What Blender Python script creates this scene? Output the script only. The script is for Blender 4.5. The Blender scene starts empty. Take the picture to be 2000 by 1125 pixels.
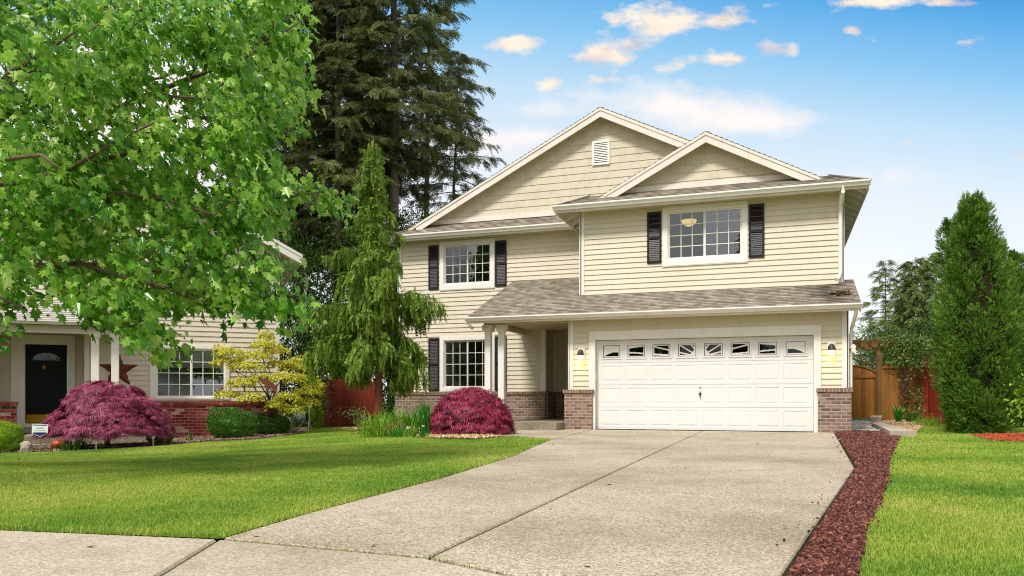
import bpy, math
import numpy as np
from mathutils import Vector

R = np.random.default_rng(11)
SC = bpy.context.scene
COL = SC.collection
PI = math.pi

# ------------------------------------------------------------------ camera geometry (metres, house coordinates)
FOC, YAW = 1522.0, math.radians(19.03)
S, C = math.sin(YAW), math.cos(YAW)
CX, CY, CZ = 4.2, -18.3, 0.72


def rd(x, y):
    dx, dy = x - CX, y - CY
    return C * dx + S * dy, -S * dx + C * dy


def terrain(x, y):
    r, d = rd(x, y)
    t = np.clip((d - 5.0) / 9.0, 0, 1)
    t = t * t * (3 - 2 * t)
    return -np.minimum(0.036 * np.maximum(0, -r - 1.0), 0.8) * t


def W(px, py, d):
    """world point seen at a photo pixel at depth d"""
    r = (px - 1000) / FOC * d
    return np.array([CX + r * C - d * S, CY + r * S + d * C, CZ + (780 - py) * d / FOC])


def G(px, py):
    """point on the terrain"""
    z = 0.0
    for _ in range(30):
        d = FOC * (CZ - z) / (py - 780)
        p = W(px, py, d)
        z = 0.6 * z + 0.4 * float(terrain(p[0], p[1]))
    return float(p[0]), float(p[1])


def on_ground(px, d):
    p = W(px, 780, d)
    return float(p[0]), float(p[1]), float(terrain(p[0], p[1]))


def FX(px, Y):
    t = (px - 1000) / FOC
    b = Y - CY
    return b * (t * C - S) / (C + t * S) + CX


# ------------------------------------------------------------------ materials
def lin(h):
    h = h.lstrip('#')
    o = []
    for i in (0, 2, 4):
        v = int(h[i:i + 2], 16) / 255
        o.append(v / 12.92 if v <= 0.04045 else ((v + 0.055) / 1.055) ** 2.4)
    return (o[0], o[1], o[2], 1.0)


class NT:
    def __init__(s, name):
        s.m = bpy.data.materials.new(name)
        s.m.use_nodes = True
        s.t = s.m.node_tree
        s.t.nodes.clear()
        s.out = s.n('ShaderNodeOutputMaterial')

    def n(s, typ, **kw):
        nd = s.t.nodes.new(typ)
        for k, v in kw.items():
            if k.startswith('_'):
                setattr(nd, k[1:], v)
            else:
                key = int(k[1:]) if k[0] == 'i' and k[1:].isdigit() else k.replace('__', ' ')
                sock = nd.inputs[key]
                if hasattr(v, 'is_output') or isinstance(v, bpy.types.NodeSocket):
                    s.t.links.new(v, sock)
                else:
                    sock.default_value = v
        return nd

    def math(s, op, a, b=None, c=None, clamp=False):
        nd = s.n('ShaderNodeMath', _operation=op, _use_clamp=clamp)
        for i, v in enumerate((a, b, c)):
            if v is None:
                continue
            if isinstance(v, (int, float)):
                nd.inputs[i].default_value = v
            else:
                s.t.links.new(v, nd.inputs[i])
        return nd.outputs[0]

    def ramp(s, fac, stops, interp='LINEAR'):
        nd = s.n('ShaderNodeValToRGB', Fac=fac)
        cr = nd.color_ramp
        cr.interpolation = interp
        while len(cr.elements) < len(stops):
            cr.elements.new(0.5)
        for e, (p, c) in zip(cr.elements, stops):
            e.position = p
            e.color = lin(c) if isinstance(c, str) else c
        return nd.outputs[0]

    def mix(s, fac, a, b, blend='MIX'):
        nd = s.n('ShaderNodeMix', _data_type='RGBA', _blend_type=blend)
        for i, v in ((0, fac), (6, a), (7, b)):
            if isinstance(v, str):
                v = lin(v)
            if isinstance(v, (int, float, tuple)):
                nd.inputs[i].default_value = v
            else:
                s.t.links.new(v, nd.inputs[i])
        return nd.outputs[2]

    def coord(s, which='Object'):
        return s.n('ShaderNodeTexCoord').outputs[which]

    def noise(s, vec, scale, detail=4, rough=0.55):
        return s.n('ShaderNodeTexNoise', Vector=vec, Scale=scale, Detail=detail, Roughness=rough).outputs[0]

    def mapping(s, vec, scale):
        return s.n('ShaderNodeMapping', Vector=vec, Scale=scale).outputs[0]

    def principled(s, color, rough=0.6, bump=None, bstr=0.3, bdist=0.01, metal=0.0, spec=0.5, **kw):
        p = s.n('ShaderNodeBsdfPrincipled')
        for k, v in (('Base Color', color), ('Roughness', rough), ('Metallic', metal), ('Specular IOR Level', spec)):
            if isinstance(v, str):
                v = lin(v)
            if isinstance(v, (int, float, tuple)):
                p.inputs[k].default_value = v
            else:
                s.t.links.new(v, p.inputs[k])
        if bump is not None:
            b = s.n('ShaderNodeBump', Height=bump, Strength=bstr, Distance=bdist)
            s.t.links.new(b.outputs[0], p.inputs['Normal'])
        for k, v in kw.items():
            p.inputs[k.replace('__', ' ')].default_value = v
        s.t.links.new(p.outputs[0], s.out.inputs[0])
        return p


M = {}


def mat_paint(name, c, rough=0.5, var=0.08, scale=3.0, dirt=None, spec=0.4, bump=0.15):
    t = NT(name)
    o = t.coord()
    n1 = t.noise(o, scale, 5)
    n2 = t.noise(t.mapping(o, (8, 8, 1.2)), 4, 6)
    f = t.math('ADD', t.math('MULTIPLY', n1, 0.6), t.math('MULTIPLY', n2, 0.4))
    base = lin(c)
    dk = tuple(v * (1 - 3 * var) for v in base[:3]) + (1,)
    col = t.ramp(f, [(0.3, dk), (0.5, base), (0.75, tuple(min(1, v * (1 + var)) for v in base[:3]) + (1,))])
    if dirt:
        m = t.ramp(t.noise(t.mapping(o, (3, 3, 0.7)), 2.2, 8, 0.7), [(0.52, (0, 0, 0, 1)), (0.72, (1, 1, 1, 1))])
        col = t.mix(t.math('MULTIPLY', m, 0.45), col, dirt)
    t.principled(col, rough, t.noise(o, 60, 3), bump, 0.003, spec=spec)
    M[name] = t.m
    return t.m


def mat_brick(name, stops, mortar, msize=0.009, rowlock=False):
    t = NT(name)
    uv = t.coord('UV')
    b = t.n('ShaderNodeTexBrick', Vector=uv, Color1=(0, 0, 0, 1), Color2=(1, 1, 1, 1), Mortar=(0.5, 0.5, 0.5, 1), Scale=1.0,
            Mortar__Size=msize, Mortar__Smooth=0.15, Bias=0.0, Brick__Width=0.075 if rowlock else 0.205, Row__Height=0.5 if rowlock else 0.0765)
    b.offset = 0.0 if rowlock else 0.5
    sc = t.ramp(b.outputs['Color'], stops, 'LINEAR')
    n = t.noise(uv, 55, 6, 0.7)
    n2 = t.noise(uv, 4, 4)
    sc = t.mix(1.0, sc, t.ramp(n, [(0.3, (0.62, 0.62, 0.62, 1)), (0.7, (1.2, 1.17, 1.15, 1))]), 'MULTIPLY')
    sc = t.mix(1.0, sc, t.ramp(n2, [(0.3, (0.8, 0.8, 0.8, 1)), (0.7, (1.12, 1.1, 1.1, 1))]), 'MULTIPLY')
    col = t.mix(b.outputs['Fac'], sc, t.mix(n, mortar, tuple(v * 0.72 for v in lin(mortar)[:3]) + (1,)))
    h = t.math('ADD', t.math('MULTIPLY', b.outputs['Fac'], -1.0), t.math('MULTIPLY', n, 0.35))
    t.principled(col, 0.85, h, 0.6, 0.008, spec=0.2)
    M[name] = t.m


def mat_shingle(name, cols, dark=None):
    t = NT(name)
    uv = t.coord('UV')
    b = t.n('ShaderNodeTexBrick', Vector=uv, Color1=(0, 0, 0, 1), Color2=(1, 1, 1, 1), Mortar=(0.25, 0.25, 0.25, 1), Scale=1.0,
            Mortar__Size=0.004, Mortar__Smooth=0.2, Brick__Width=0.16, Row__Height=0.14)
    b.offset_frequency = 2
    n = t.noise(uv, 120, 4, 0.8)
    n2 = t.noise(uv, 1.3, 5)
    f = t.math('ADD', t.math('MULTIPLY', b.outputs['Color'], 0.5), t.math('ADD', t.math('MULTIPLY', n, 0.3), t.math('MULTIPLY', n2, 0.25)))
    col = t.ramp(f, [(0.15, cols[0]), (0.5, cols[1]), (0.85, cols[2])])
    if dark:  # moss and soot stain on the garage roof near the drip of the downspout
        o = t.coord()
        sx = t.n('ShaderNodeSeparateXYZ', Vector=o)
        g = t.math('SUBTRACT', 1.0, t.math('ABSOLUTE', t.math('DIVIDE', t.math('SUBTRACT', sx.outputs[0], 5.15), 0.75)), clamp=True)
        g = t.math('MULTIPLY', g, t.ramp(t.noise(o, 2.5, 6), [(0.3, (0, 0, 0, 1)), (0.6, (1, 1, 1, 1))]))
        col = t.mix(t.math('MULTIPLY', g, 0.75), col, dark)
    t.principled(col, 0.95, t.math('ADD', n, b.outputs['Fac']), 0.4, 0.006, spec=0.1)
    M[name] = t.m


def mat_wood(name, c1, c2, board=0.14, axis='x', rough=0.7):
    t = NT(name)
    o = t.coord()
    g = t.noise(t.mapping(o, (14, 14, 0.9)), 3.0, 6, 0.65)
    n = t.noise(o, 1.5, 4)
    isl = t.n('ShaderNodeNewGeometry').outputs['Random Per Island']
    f = t.math('ADD', t.math('MULTIPLY', g, 0.5), t.math('ADD', t.math('MULTIPLY', n, 0.2), t.math('MULTIPLY', isl, 0.3)))
    col = t.ramp(f, [(0.25, c1), (0.75, c2)])
    t.principled(col, rough, g, 0.4, 0.004, spec=0.25)
    M[name] = t.m


def mat_leaf(name, cols, trans=0.35, rough=0.45, spec=0.4, cl=1.2, tc=None):
    """cols: dark / mid / light; every leaf takes its own shade, clumps of leaves differ slowly"""
    t = NT(name)
    isl = t.n('ShaderNodeNewGeometry').outputs['Random Per Island']
    o = t.coord()
    n = t.noise(o, cl, 3)
    f = t.math('ADD', t.math('MULTIPLY', isl, 0.55), t.math('MULTIPLY', t.math('SUBTRACT', n, 0.22), 0.8))
    k = len(cols) - 1
    col = t.ramp(f, [(0.1 + 0.8 * i / k, c) for i, c in enumerate(cols)])
    p = t.n('ShaderNodeBsdfPrincipled', Base__Color=col, Roughness=rough)
    p.inputs['Specular IOR Level'].default_value = spec
    tr = t.n('ShaderNodeBsdfTranslucent', Color=(t.mix(1.0, col, tc, 'MULTIPLY') if tc else col))
    mx = t.n('ShaderNodeMixShader', Fac=trans, i1=p.outputs[0], i2=tr.outputs[0])
    t.t.links.new(mx.outputs[0], t.out.inputs[0])
    M[name] = t.m


def mat_ground(name, stops, scale=40, bump=0.5, rough=0.95, big=0.8, spec=0.15, bdist=0.01):
    t = NT(name)
    o = t.coord()
    n = t.noise(o, scale, 8, 0.7)
    n2 = t.noise(o, big, 5, 0.6)
    f = t.math('ADD', t.math('MULTIPLY', n, 0.6), t.math('MULTIPLY', n2, 0.4))
    t.principled(t.ramp(f, stops), rough, n, bump, bdist, spec=spec)
    M[name] = t.m


def mat_concrete(name, light, dark, pebble, stain):
    t = NT(name)
    o = t.coord()
    v = t.n('ShaderNodeTexVoronoi', Vector=o, Scale=105.0)
    vc = t.n('ShaderNodeSeparateColor', Color=v.outputs['Color']).outputs[0]
    n = t.noise(o, 40, 8, 0.75)
    big = t.noise(o, 0.55, 6, 0.62)
    med = t.noise(t.mapping(o, (1, 0.6, 1)), 3.5, 8, 0.7)
    f = t.math('ADD', t.math('MULTIPLY', vc, 0.50), t.math('MULTIPLY', n, 0.50))
    col = t.ramp(f, [(0.2, dark), (0.45, pebble), (0.66, light), (0.92, '#d6d0c4')])
    col = t.mix(1.0, col, t.ramp(big, [(0.3, (0.64, 0.61, 0.55, 1)), (0.5, (0.93, 0.91, 0.87, 1)), (0.72, (1.1, 1.1, 1.1, 1))]), 'MULTIPLY')
    col = t.mix(t.ramp(med, [(0.52, (0, 0, 0, 1)), (0.74, (0.75, 0.75, 0.75, 1))]), col, stain)
    t.principled(col, 0.9, t.math('ADD', f, v.outputs['Distance']), 0.35, 0.006, spec=0.2)
    M[name] = t.m


mat_paint('siding', '#dad0ba', 0.5, 0.03, 1.2, dirt='#c6b997', spec=0.35)
mat_paint('shake', '#d3c9b2', 0.7, 0.06, 4, dirt='#b8ac8c', spec=0.2)
mat_paint('white', '#e9e5de', 0.45, 0.03, 2, dirt='#d5ccbd')
mat_paint('white_clean', '#efebe3', 0.42, 0.02, 2)
mat_paint('rake_white', '#e6ddd2', 0.55, 0.05, 2, dirt='#c5b5a2')
mat_paint('garage_white', '#e3e1de', 0.45, 0.02, 1.5)
mat_paint('soffit', '#cfc2a0', 0.7, 0.04, 2)
mat_paint('shutter', '#1f181c', 0.45, 0.1, 6, spec=0.35)
mat_paint('neighbour_siding', '#d8ccbb', 0.55, 0.03, 1.2, dirt='#c2b3a0')
mat_paint('bronze', '#3a2c22', 0.45, 0.1, 9, spec=0.5)
mat_paint('metal_grey', '#6c6a66', 0.4, 0.1, 9, spec=0.6)
mat_paint('pewter', '#4a4a48', 0.35, 0.1, 9, spec=0.6)
mat_paint('dark_door', '#0c1412', 0.5, 0.1, 5, spec=0.2)
mat_paint('rust', '#6b3a28', 0.75, 0.2, 14, spec=0.3)
mat_paint('room_wall', '#8d8780', 0.9, 0.04, 1)
mat_paint('room_dark', '#3f3c3a', 0.9, 0.04, 1)
mat_paint('curtain', '#b9bcc4', 0.9, 0.06, 6)
mat_paint('blind', '#eef0ec', 0.7, 0.03, 3)
mat_paint('terracotta', '#9a5634', 0.7, 0.15, 14)
mat_paint('orange_glaze', '#b5461c', 0.3, 0.25, 18, spec=0.6)
mat_paint('stone', '#b3a595', 0.9, 0.12, 9, dirt='#7d7264', bump=0.6)
mat_paint('slate_pot', '#77756c', 0.7, 0.12, 9)
mat_paint('hose', '#9db3b0', 0.45, 0.05, 9)
mat_paint('reel_frame', '#cfc6b2', 0.5, 0.05, 9)
mat_paint('sign_white', '#e9ebee', 0.4, 0.02, 9)
mat_paint('sign_blue', '#1d2a78', 0.4, 0.05, 9)
mat_paint('sign_grey', '#6d7180', 0.5, 0.05, 9)
mat_paint('black_rubber', '#161616', 0.7, 0.1, 9)
mat_paint('straw', '#a08a66', 0.9, 0.2, 20)
mat_paint('red_paint', '#a42a26', 0.55, 0.1, 3, dirt='#8a2020')
mat_brick('brick', [(0.0, '#6f5a4e'), (0.35, '#8d7365'), (0.65, '#a18a7b'), (1.0, '#7c6455')], '#b9ab9d')
mat_brick('brick_rowlock', [(0.0, '#6f574b'), (0.5, '#977a6b'), (1.0, '#7f675a')], '#b9ab9d', 0.008, True)
mat_brick('red_brick', [(0.0, '#4d4547'), (0.10, '#7f2d28'), (0.4, '#a04740'), (0.7, '#a8574e'), (0.86, '#8f3a34'), (0.94, '#c9ab9b')], '#b39388', 0.006)
mat_brick('red_rowlock', [(0.0, '#7a2a24'), (0.5, '#96382f'), (0.85, '#8a3029'), (1.0, '#c9a796')], '#9e766b', 0.006, True)
mat_shingle('shingle', ('#6f675d', '#978d80', '#b9afa0'), '#3b3630')
mat_shingle('shingle_light', ('#a5a098', '#bdb8b0', '#d0ccc4'))
mat_wood('cedar_wood', '#6e441c', '#b07c3c')
mat_wood('red_fence_wood', '#5a1c12', '#96402a')
mat_wood('beam_wood', '#5e4526', '#8d6f42')
mat_wood('bark', '#4a3a30', '#7b685a')
mat_wood('fir_bark', '#54473e', '#8a796c')
mat_wood('red_bark', '#5b2a1e', '#a06048')
mat_wood('twig', '#3b2c22', '#6a5240')
mat_concrete('driveway', '#c6baa6', '#7d7265', '#aca08d', '#8f806a')
mat_concrete('sidewalk', '#cabfad', '#9a8e7d', '#b6aa97', '#988a75')
mat_concrete('aggregate', '#a79f8c', '#5f584a', '#8b8270', '#6f6757')
mat_ground('soil', [(0.3, '#3b2e22'), (0.6, '#5d4a38'), (0.8, '#76614c')], 30)
mat_ground('lawn_soil', [(0.3, '#4a6a1a'), (0.55, '#6c8c26'), (0.8, '#8ca236')], 35, 0.8)
mat_ground('terrain', [(0.3, '#2c3a14'), (0.6, '#42511c'), (0.8, '#5a6428')], 20)
mat_ground('purple_mulch', [(0.3, '#4a3830'), (0.5, '#71574c'), (0.8, '#a98f80')], 45, 0.8)
mat_ground('shaded_dead_foliage', [(0.3, '#1c1a0c'), (0.6, '#33301a'), (0.8, '#4a4424')], 25)  # brown inner foliage, colour darkened to put shade between the tufts
mat_ground('joint_dirt', [(0.3, '#352a20'), (0.6, '#51432f'), (0.8, '#6b6134')], 40)


def mat_chip(name, stops, rough=0.9):
    t = NT(name)
    isl = t.n('ShaderNodeNewGeometry').outputs['Random Per Island']
    n = t.noise(t.coord(), 60, 3)
    f = t.math('ADD', t.math('MULTIPLY', isl, 0.75), t.math('MULTIPLY', n, 0.25))
    t.principled(t.ramp(f, stops), rough, n, 0.3, 0.003, spec=0.25)
    M[name] = t.m


mat_chip('lava', [(0.1, '#271614'), (0.4, '#4e2a24'), (0.65, '#6e4036'), (0.86, '#93604f'), (0.97, '#b89c92')])
mat_chip('bark_chip', [(0.1, '#7b5c3f'), (0.45, '#b08e68'), (0.8, '#d3b894'), (0.97, '#e3d6bf')])
mat_chip('grey_stone', [(0.1, '#9a9892'), (0.5, '#cfcdc7'), (0.9, '#eceae4')])
mat_chip('red_chip', [(0.1, '#6b2618'), (0.5, '#a0432a'), (0.9, '#c2653e')])
mat_chip('brown_chip', [(0.1, '#3d2d28'), (0.5, '#6f5548'), (0.85, '#a78d7d'), (0.97, '#d6c6b8')])

mat_leaf('maple_leaf', ['#326a18', '#66a62e', '#a4d04a', '#dcec92'], 0.48, 0.30, 0.6, 1.1)
mat_leaf('red_leaf', ['#44142a', '#84284a', '#ac446a', '#cc7898'], 0.3, 0.45, 0.45, 2.5)
mat_leaf('wine_leaf', ['#3a0a18', '#761634', '#a82c50', '#d05a78'], 0.3, 0.45, 0.45, 2.5)
mat_leaf('yellow_leaf', ['#8ea028', '#bcc034', '#dcd448', '#ebe574'], 0.4, 0.5, 0.3, 1.6)
mat_leaf('lime_leaf', ['#5c8a14', '#83b020', '#a6cb34', '#c3dd54'], 0.35, 0.5, 0.3, 3)
mat_leaf('boxwood_leaf', ['#1f4a0c', '#39701a', '#558b22', '#83a93a'], 0.25, 0.4, 0.45, 3)
mat_leaf('cedar_spray', ['#34561a', '#62882c', '#95b042', '#c4d46c'], 0.36, 0.5, 0.3, 2.0)
mat_leaf('thuja_spray', ['#254610', '#45701a', '#69902c', '#a4ba58'], 0.2, 0.55, 0.25, 2.2)
mat_leaf('fir_needle', ['#46502a', '#616d3a', '#7c854c', '#989a62'], 0.3, 0.6, 0.2, 0.5)
mat_leaf('fir_dark', ['#38421e', '#505c2e', '#6a743e', '#868c4e'], 0.3, 0.6, 0.2, 0.5)
mat_leaf('pine_needle', ['#3f5424', '#5d7036', '#7d8c4a', '#9ca464'], 0.3, 0.6, 0.2, 0.6)
mat_leaf('dark_leaf', ['#1a2e0c', '#2b4714', '#40621e', '#5c7d2c'], 0.3, 0.5, 0.3, 0.8)
mat_leaf('vine_leaf', ['#2c4a18', '#4d7028', '#7f9c48', '#b3c07c'], 0.35, 0.5, 0.3, 1.6)
mat_leaf('variegated_leaf', ['#26401a', '#4c6a2c', '#8ea35a', '#d5d8ae'], 0.35, 0.5, 0.3, 2.5)
mat_leaf('strap_leaf', ['#3f7414', '#66981e', '#8ab62c', '#b2cc44'], 0.35, 0.4, 0.4, 2.0)
mat_leaf('green_strap', ['#1d5c16', '#348220', '#57a032', '#86bb4c'], 0.35, 0.4, 0.4, 2.0)
mat_leaf('petal', ['#8f2140', '#b03254', '#c95a72', '#d98a90'], 0.35, 0.5, 0.3, 4)
mat_leaf('petal_white', ['#d8d6c4', '#e9e6d8', '#f2efe4', '#f5f3ea'], 0.35, 0.5, 0.3, 4)


def mat_grass():
    t = NT('grass_blade')
    isl = t.n('ShaderNodeNewGeometry').outputs['Random Per Island']
    o = t.coord()
    n = t.noise(t.mapping(o, (1, 1, 0.0)), 0.42, 5, 0.62)
    n2 = t.noise(t.mapping(o, (1, 1, 0.0)), 2.3, 4, 0.6)
    f = t.math('ADD', t.math('MULTIPLY', t.math('ADD', t.math('MULTIPLY', t.math('SUBTRACT', n, 0.5), 1.5), 0.5), 0.72), t.math('ADD', t.math('MULTIPLY', n2, 0.35), t.math('MULTIPLY', isl, 0.22)))
    col = t.ramp(f, [(0.28, '#467224'), (0.46, '#6a9530'), (0.61, '#95b040'), (0.78, '#bac456'), (0.95, '#ccbf78')])
    p = t.n('ShaderNodeBsdfPrincipled', Base__Color=col, Roughness=0.5)
    p.inputs['Specular IOR Level'].default_value = 0.3
    tr = t.n('ShaderNodeBsdfTranslucent', Color=col)
    mx = t.n('ShaderNodeMixShader', Fac=0.4, i1=p.outputs[0], i2=tr.outputs[0])
    t.t.links.new(mx.outputs[0], t.out.inputs[0])
    M['grass_blade'] = t.m


mat_grass()


def mat_glass(name, tint, refl, rough=0.0):
    t = NT(name)
    fr = t.n('ShaderNodeFresnel', IOR=1.5)
    f = t.math('ADD', t.math('MULTIPLY', fr.outputs[0], 1.2), refl, clamp=True)
    a = t.n('ShaderNodeBsdfTransparent', Color=tint)
    # old panes are not optically flat: the reflection wobbles
    bp = t.n('ShaderNodeBump', Height=t.noise(t.coord(), 1.4, 2), Strength=0.05, Distance=0.05)
    g = t.n('ShaderNodeBsdfGlossy', Color=(0.95, 0.97, 1, 1), Roughness=rough, Normal=bp.outputs[0])
    mx = t.n('ShaderNodeMixShader', Fac=f, i1=a.outputs[0], i2=g.outputs[0])
    t.t.links.new(mx.outputs[0], t.out.inputs[0])
    M[name] = t.m


mat_glass('glass', (0.75, 0.78, 0.78, 1), 0.16)
mat_glass('screen_glass', (0.45, 0.45, 0.46, 1), 0.10, 0.12)
mat_glass('dark_glass', (0.05, 0.05, 0.05, 1), 0.0)


def mat_emit(name, c, s):
    t = NT(name)
    e = t.n('ShaderNodeEmission', Color=lin(c), Strength=s)
    t.t.links.new(e.outputs[0], t.out.inputs[0])
    M[name] = t.m


mat_emit('lamp_glow', '#ffe0a0', 3.5)
mat_emit('ceiling_glow', '#ffe27a', 1.5)
t_ = NT('brass')
t_.principled('#b48a2c', 0.35, metal=0.9)
M['brass'] = t_.m
t_ = NT('brass_plate')
t_.principled(t_.ramp(t_.noise(t_.mapping(t_.coord(), (1, 1, 3)), 3, 4), [(0.3, '#8f6a18'), (0.7, '#d2a02c')]), 0.4, metal=0.6)
M['brass_plate'] = t_.m


# ------------------------------------------------------------------ mesh helpers
class MB:
    def __init__(s):
        s.v, s.f, s.uv, s.mi = [], [], [], []

    def add(s, verts, faces, uvs=None, mi=0):
        b = len(s.v)
        s.v += [tuple(map(float, p)) for p in verts]
        for k, f in enumerate(faces):
            s.f.append([b + i for i in f])
            s.uv.append(None if uvs is None else uvs[k])
            s.mi.append(mi)

    def box(s, x0, x1, y0, y1, z0, z1, mi=0):
        x0, x1 = min(x0, x1), max(x0, x1)
        y0, y1 = min(y0, y1), max(y0, y1)
        z0, z1 = min(z0, z1), max(z0, z1)
        v = [(x0, y0, z0), (x1, y0, z0), (x1, y1, z0), (x0, y1, z0), (x0, y0, z1), (x1, y0, z1), (x1, y1, z1), (x0, y1, z1)]
        s.add(v, [(0, 3, 2, 1), (4, 5, 6, 7), (0, 1, 5, 4), (1, 2, 6, 5), (2, 3, 7, 6), (3, 0, 4, 7)], mi=mi)

    def pbox(s, P, u0, u1, z0, z1, n0, n1, mi=0):
        """box in a wall frame P = (origin, u, v, n)"""
        o, u, v, n = P
        c = [o + u * a + v * b + n * w for w in (n0, n1) for (a, b) in ((u0, z0), (u1, z0), (u1, z1), (u0, z1))]
        s.add(c, [(0, 3, 2, 1), (4, 5, 6, 7), (0, 1, 5, 4), (1, 2, 6, 5), (2, 3, 7, 6), (3, 0, 4, 7)], mi=mi)

    def beam(s, a, b, w, h, up=(0, 0, 1), mi=0):
        a, b = np.array(a, float), np.array(b, float)
        y = b - a
        L = np.linalg.norm(y)
        y /= L
        up = np.array(up, float)
        x = np.cross(y, up)
        x /= np.linalg.norm(x)
        z = np.cross(x, y)
        c = []
        for p in (a, b):
            for (i, j) in ((-1, -1), (1, -1), (1, 1), (-1, 1)):
                c.append(p + x * i * w / 2 + z * j * h / 2)
        s.add(c, [(0, 1, 2, 3), (7, 6, 5, 4), (0, 4, 5, 1), (1, 5, 6, 2), (2, 6, 7, 3), (3, 7, 4, 0)], mi=mi)

    def prism(s, pts, off, mi=0):
        """polygon (3D points) extruded by vector off"""
        n = len(pts)
        a = [np.array(p, float) for p in pts]
        b = [p + np.array(off, float) for p in a]
        s.add(a + b, [tuple(range(n - 1, -1, -1)), tuple(range(n, 2 * n))] + [(i, (i + 1) % n, n + (i + 1) % n, n + i) for i in range(n)], mi=mi)

    def tube(s, pts, radii, seg=6, cap=True, mi=0):
        pts = [np.array(p, float) for p in pts]
        n = len(pts)
        if not hasattr(radii, '__len__'):
            radii = [radii] * n
        rings = []
        for i in range(n):
            t = pts[min(i + 1, n - 1)] - pts[max(i - 1, 0)]
            t /= (np.linalg.norm(t) + 1e-9)
            a = np.array([0, 0, 1.0]) if abs(t[2]) < 0.9 else np.array([1.0, 0, 0])
            x = np.cross(t, a)
            x /= np.linalg.norm(x)
            y = np.cross(t, x)
            rings.append([pts[i] + radii[i] * (math.cos(2 * PI * k / seg) * x + math.sin(2 * PI * k / seg) * y) for k in range(seg)])
        v = [p for r in rings for p in r]
        f = [(i * seg + k, i * seg + (k + 1) % seg, (i + 1) * seg + (k + 1) % seg, (i + 1) * seg + k) for i in range(n - 1) for k in range(seg)]
        if cap:
            f += [tuple(range(seg - 1, -1, -1)), tuple((n - 1) * seg + k for k in range(seg))]
        s.add(v, f, mi=mi)

    def lathe(s, prof, c, seg=20, sx=1.0, sy=1.0, mi=0):
        v = [(c[0] + r * sx * math.cos(2 * PI * k / seg), c[1] + r * sy * math.sin(2 * PI * k / seg), c[2] + z) for r, z in prof for k in range(seg)]
        n = len(prof)
        f = [(i * seg + k, i * seg + (k + 1) % seg, (i + 1) * seg + (k + 1) % seg, (i + 1) * seg + k) for i in range(n - 1) for k in range(seg)]
        f += [tuple(range(seg - 1, -1, -1)), tuple((n - 1) * seg + k for k in range(seg))]
        s.add(v, f, mi=mi)

    def build(s, name, mats, parent=None, smooth=False, label=None):
        me = bpy.data.meshes.new(name)
        me.from_pydata(s.v, [], s.f)
        me.update()
        if smooth:
            me.shade_smooth()
        uvl = me.uv_layers.new(name='UVMap')
        co = np.array(s.v)
        uv = np.zeros((len(me.loops), 2))
        for p, fu in zip(me.polygons, s.uv):
            idx = list(p.vertices)
            if fu is not None:
                uv[p.loop_start:p.loop_start + p.loop_total] = fu
            else:
                n = [abs(a) for a in p.normal]
                k = n.index(max(n))
                ax = ((1, 2), (0, 2), (0, 1))[k]
                uv[p.loop_start:p.loop_start + p.loop_total] = co[idx][:, ax]
        uvl.data.foreach_set('uv', uv.ravel())
        if not isinstance(mats, (list, tuple)):
            mats = [mats]
        for m in mats:
            me.materials.append(M[m])
        if len(mats) > 1:
            me.polygons.foreach_set('material_index', s.mi)
        return link(name, me, parent, label)


def link(name, me, parent=None, label=None):
    o = bpy.data.objects.new(name, me)
    COL.objects.link(o)
    if parent is not None:
        o.parent = parent
    if label:
        o['label'] = label
    return o


def thing(name, label, cat, loc=(0, 0, 0), rotz=0.0, group=None):
    o = bpy.data.objects.new(name, None)
    o.empty_display_size = 0.2
    COL.objects.link(o)
    o.location = loc
    o.rotation_euler = (0, 0, rotz)
    o['label'] = label
    o['category'] = cat
    if group:
        o['group'] = group
    return o


def tag(o, label, cat, group=None):
    o['label'] = label
    o['category'] = cat
    if group:
        o['group'] = group
    return o


def kind(o, k):
    o['kind'] = k
    return o


def copy_thing(root, loc, rotz, label, group=None, scale=1.0):
    r = root.copy()
    COL.objects.link(r)
    r.location = loc
    r.rotation_euler = (0, 0, rotz)
    r.scale = (scale, scale, scale) if not hasattr(scale, '__len__') else scale
    r['label'] = label
    if group:
        r['group'] = group
    for ch in list(root.children):
        c = ch.copy()
        COL.objects.link(c)
        c.parent = r
        for g in list(ch.children):
            q = g.copy()
            COL.objects.link(q)
            q.parent = c
    return r


def np_mesh(name, verts, loops, starts, mats, parent=None, smooth=False):
    me = bpy.data.meshes.new(name)
    me.vertices.add(len(verts))
    me.vertices.foreach_set('co', np.ascontiguousarray(verts, np.float32).ravel())
    me.loops.add(len(loops))
    me.loops.foreach_set('vertex_index', np.ascontiguousarray(loops, np.int32))
    me.polygons.add(len(starts))
    me.polygons.foreach_set('loop_start', np.ascontiguousarray(starts, np.int32))
    me.update(calc_edges=True)
    if not smooth:
        me.shade_flat()
    me.materials.append(M[mats])
    return link(name, me, parent)


def unit(a):
    return a / (np.linalg.norm(a, axis=-1, keepdims=True) + 1e-9)


def scatter(name, tmpl, pos, ydir, nrm, size, mat, parent=None, smooth=False):
    """copies of a small leaf template merged into one mesh: y along ydir, z near nrm"""
    tv, tf = tmpl
    tv = np.array(tv, float)
    n, k = len(pos), len(tv)
    y = unit(np.asarray(ydir, float))
    x = unit(np.cross(y, nrm))
    z = np.cross(x, y)
    size = np.broadcast_to(np.asarray(size, float), (n,))[:, None, None]
    v = (tv[None, :, 0:1] * x[:, None] + tv[None, :, 1:2] * y[:, None] + tv[None, :, 2:3] * z[:, None]) * size + np.asarray(pos)[:, None]
    fl = np.concatenate([np.array(f) for f in tf])
    st = np.cumsum([0] + [len(f) for f in tf[:-1]])
    loops = (fl[None] + (np.arange(n) * k)[:, None]).ravel()
    starts = (st[None] + (np.arange(n) * len(fl))[:, None]).ravel()
    return np_mesh(name, v.reshape(-1, 3), loops, starts, mat, parent, smooth)


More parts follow.
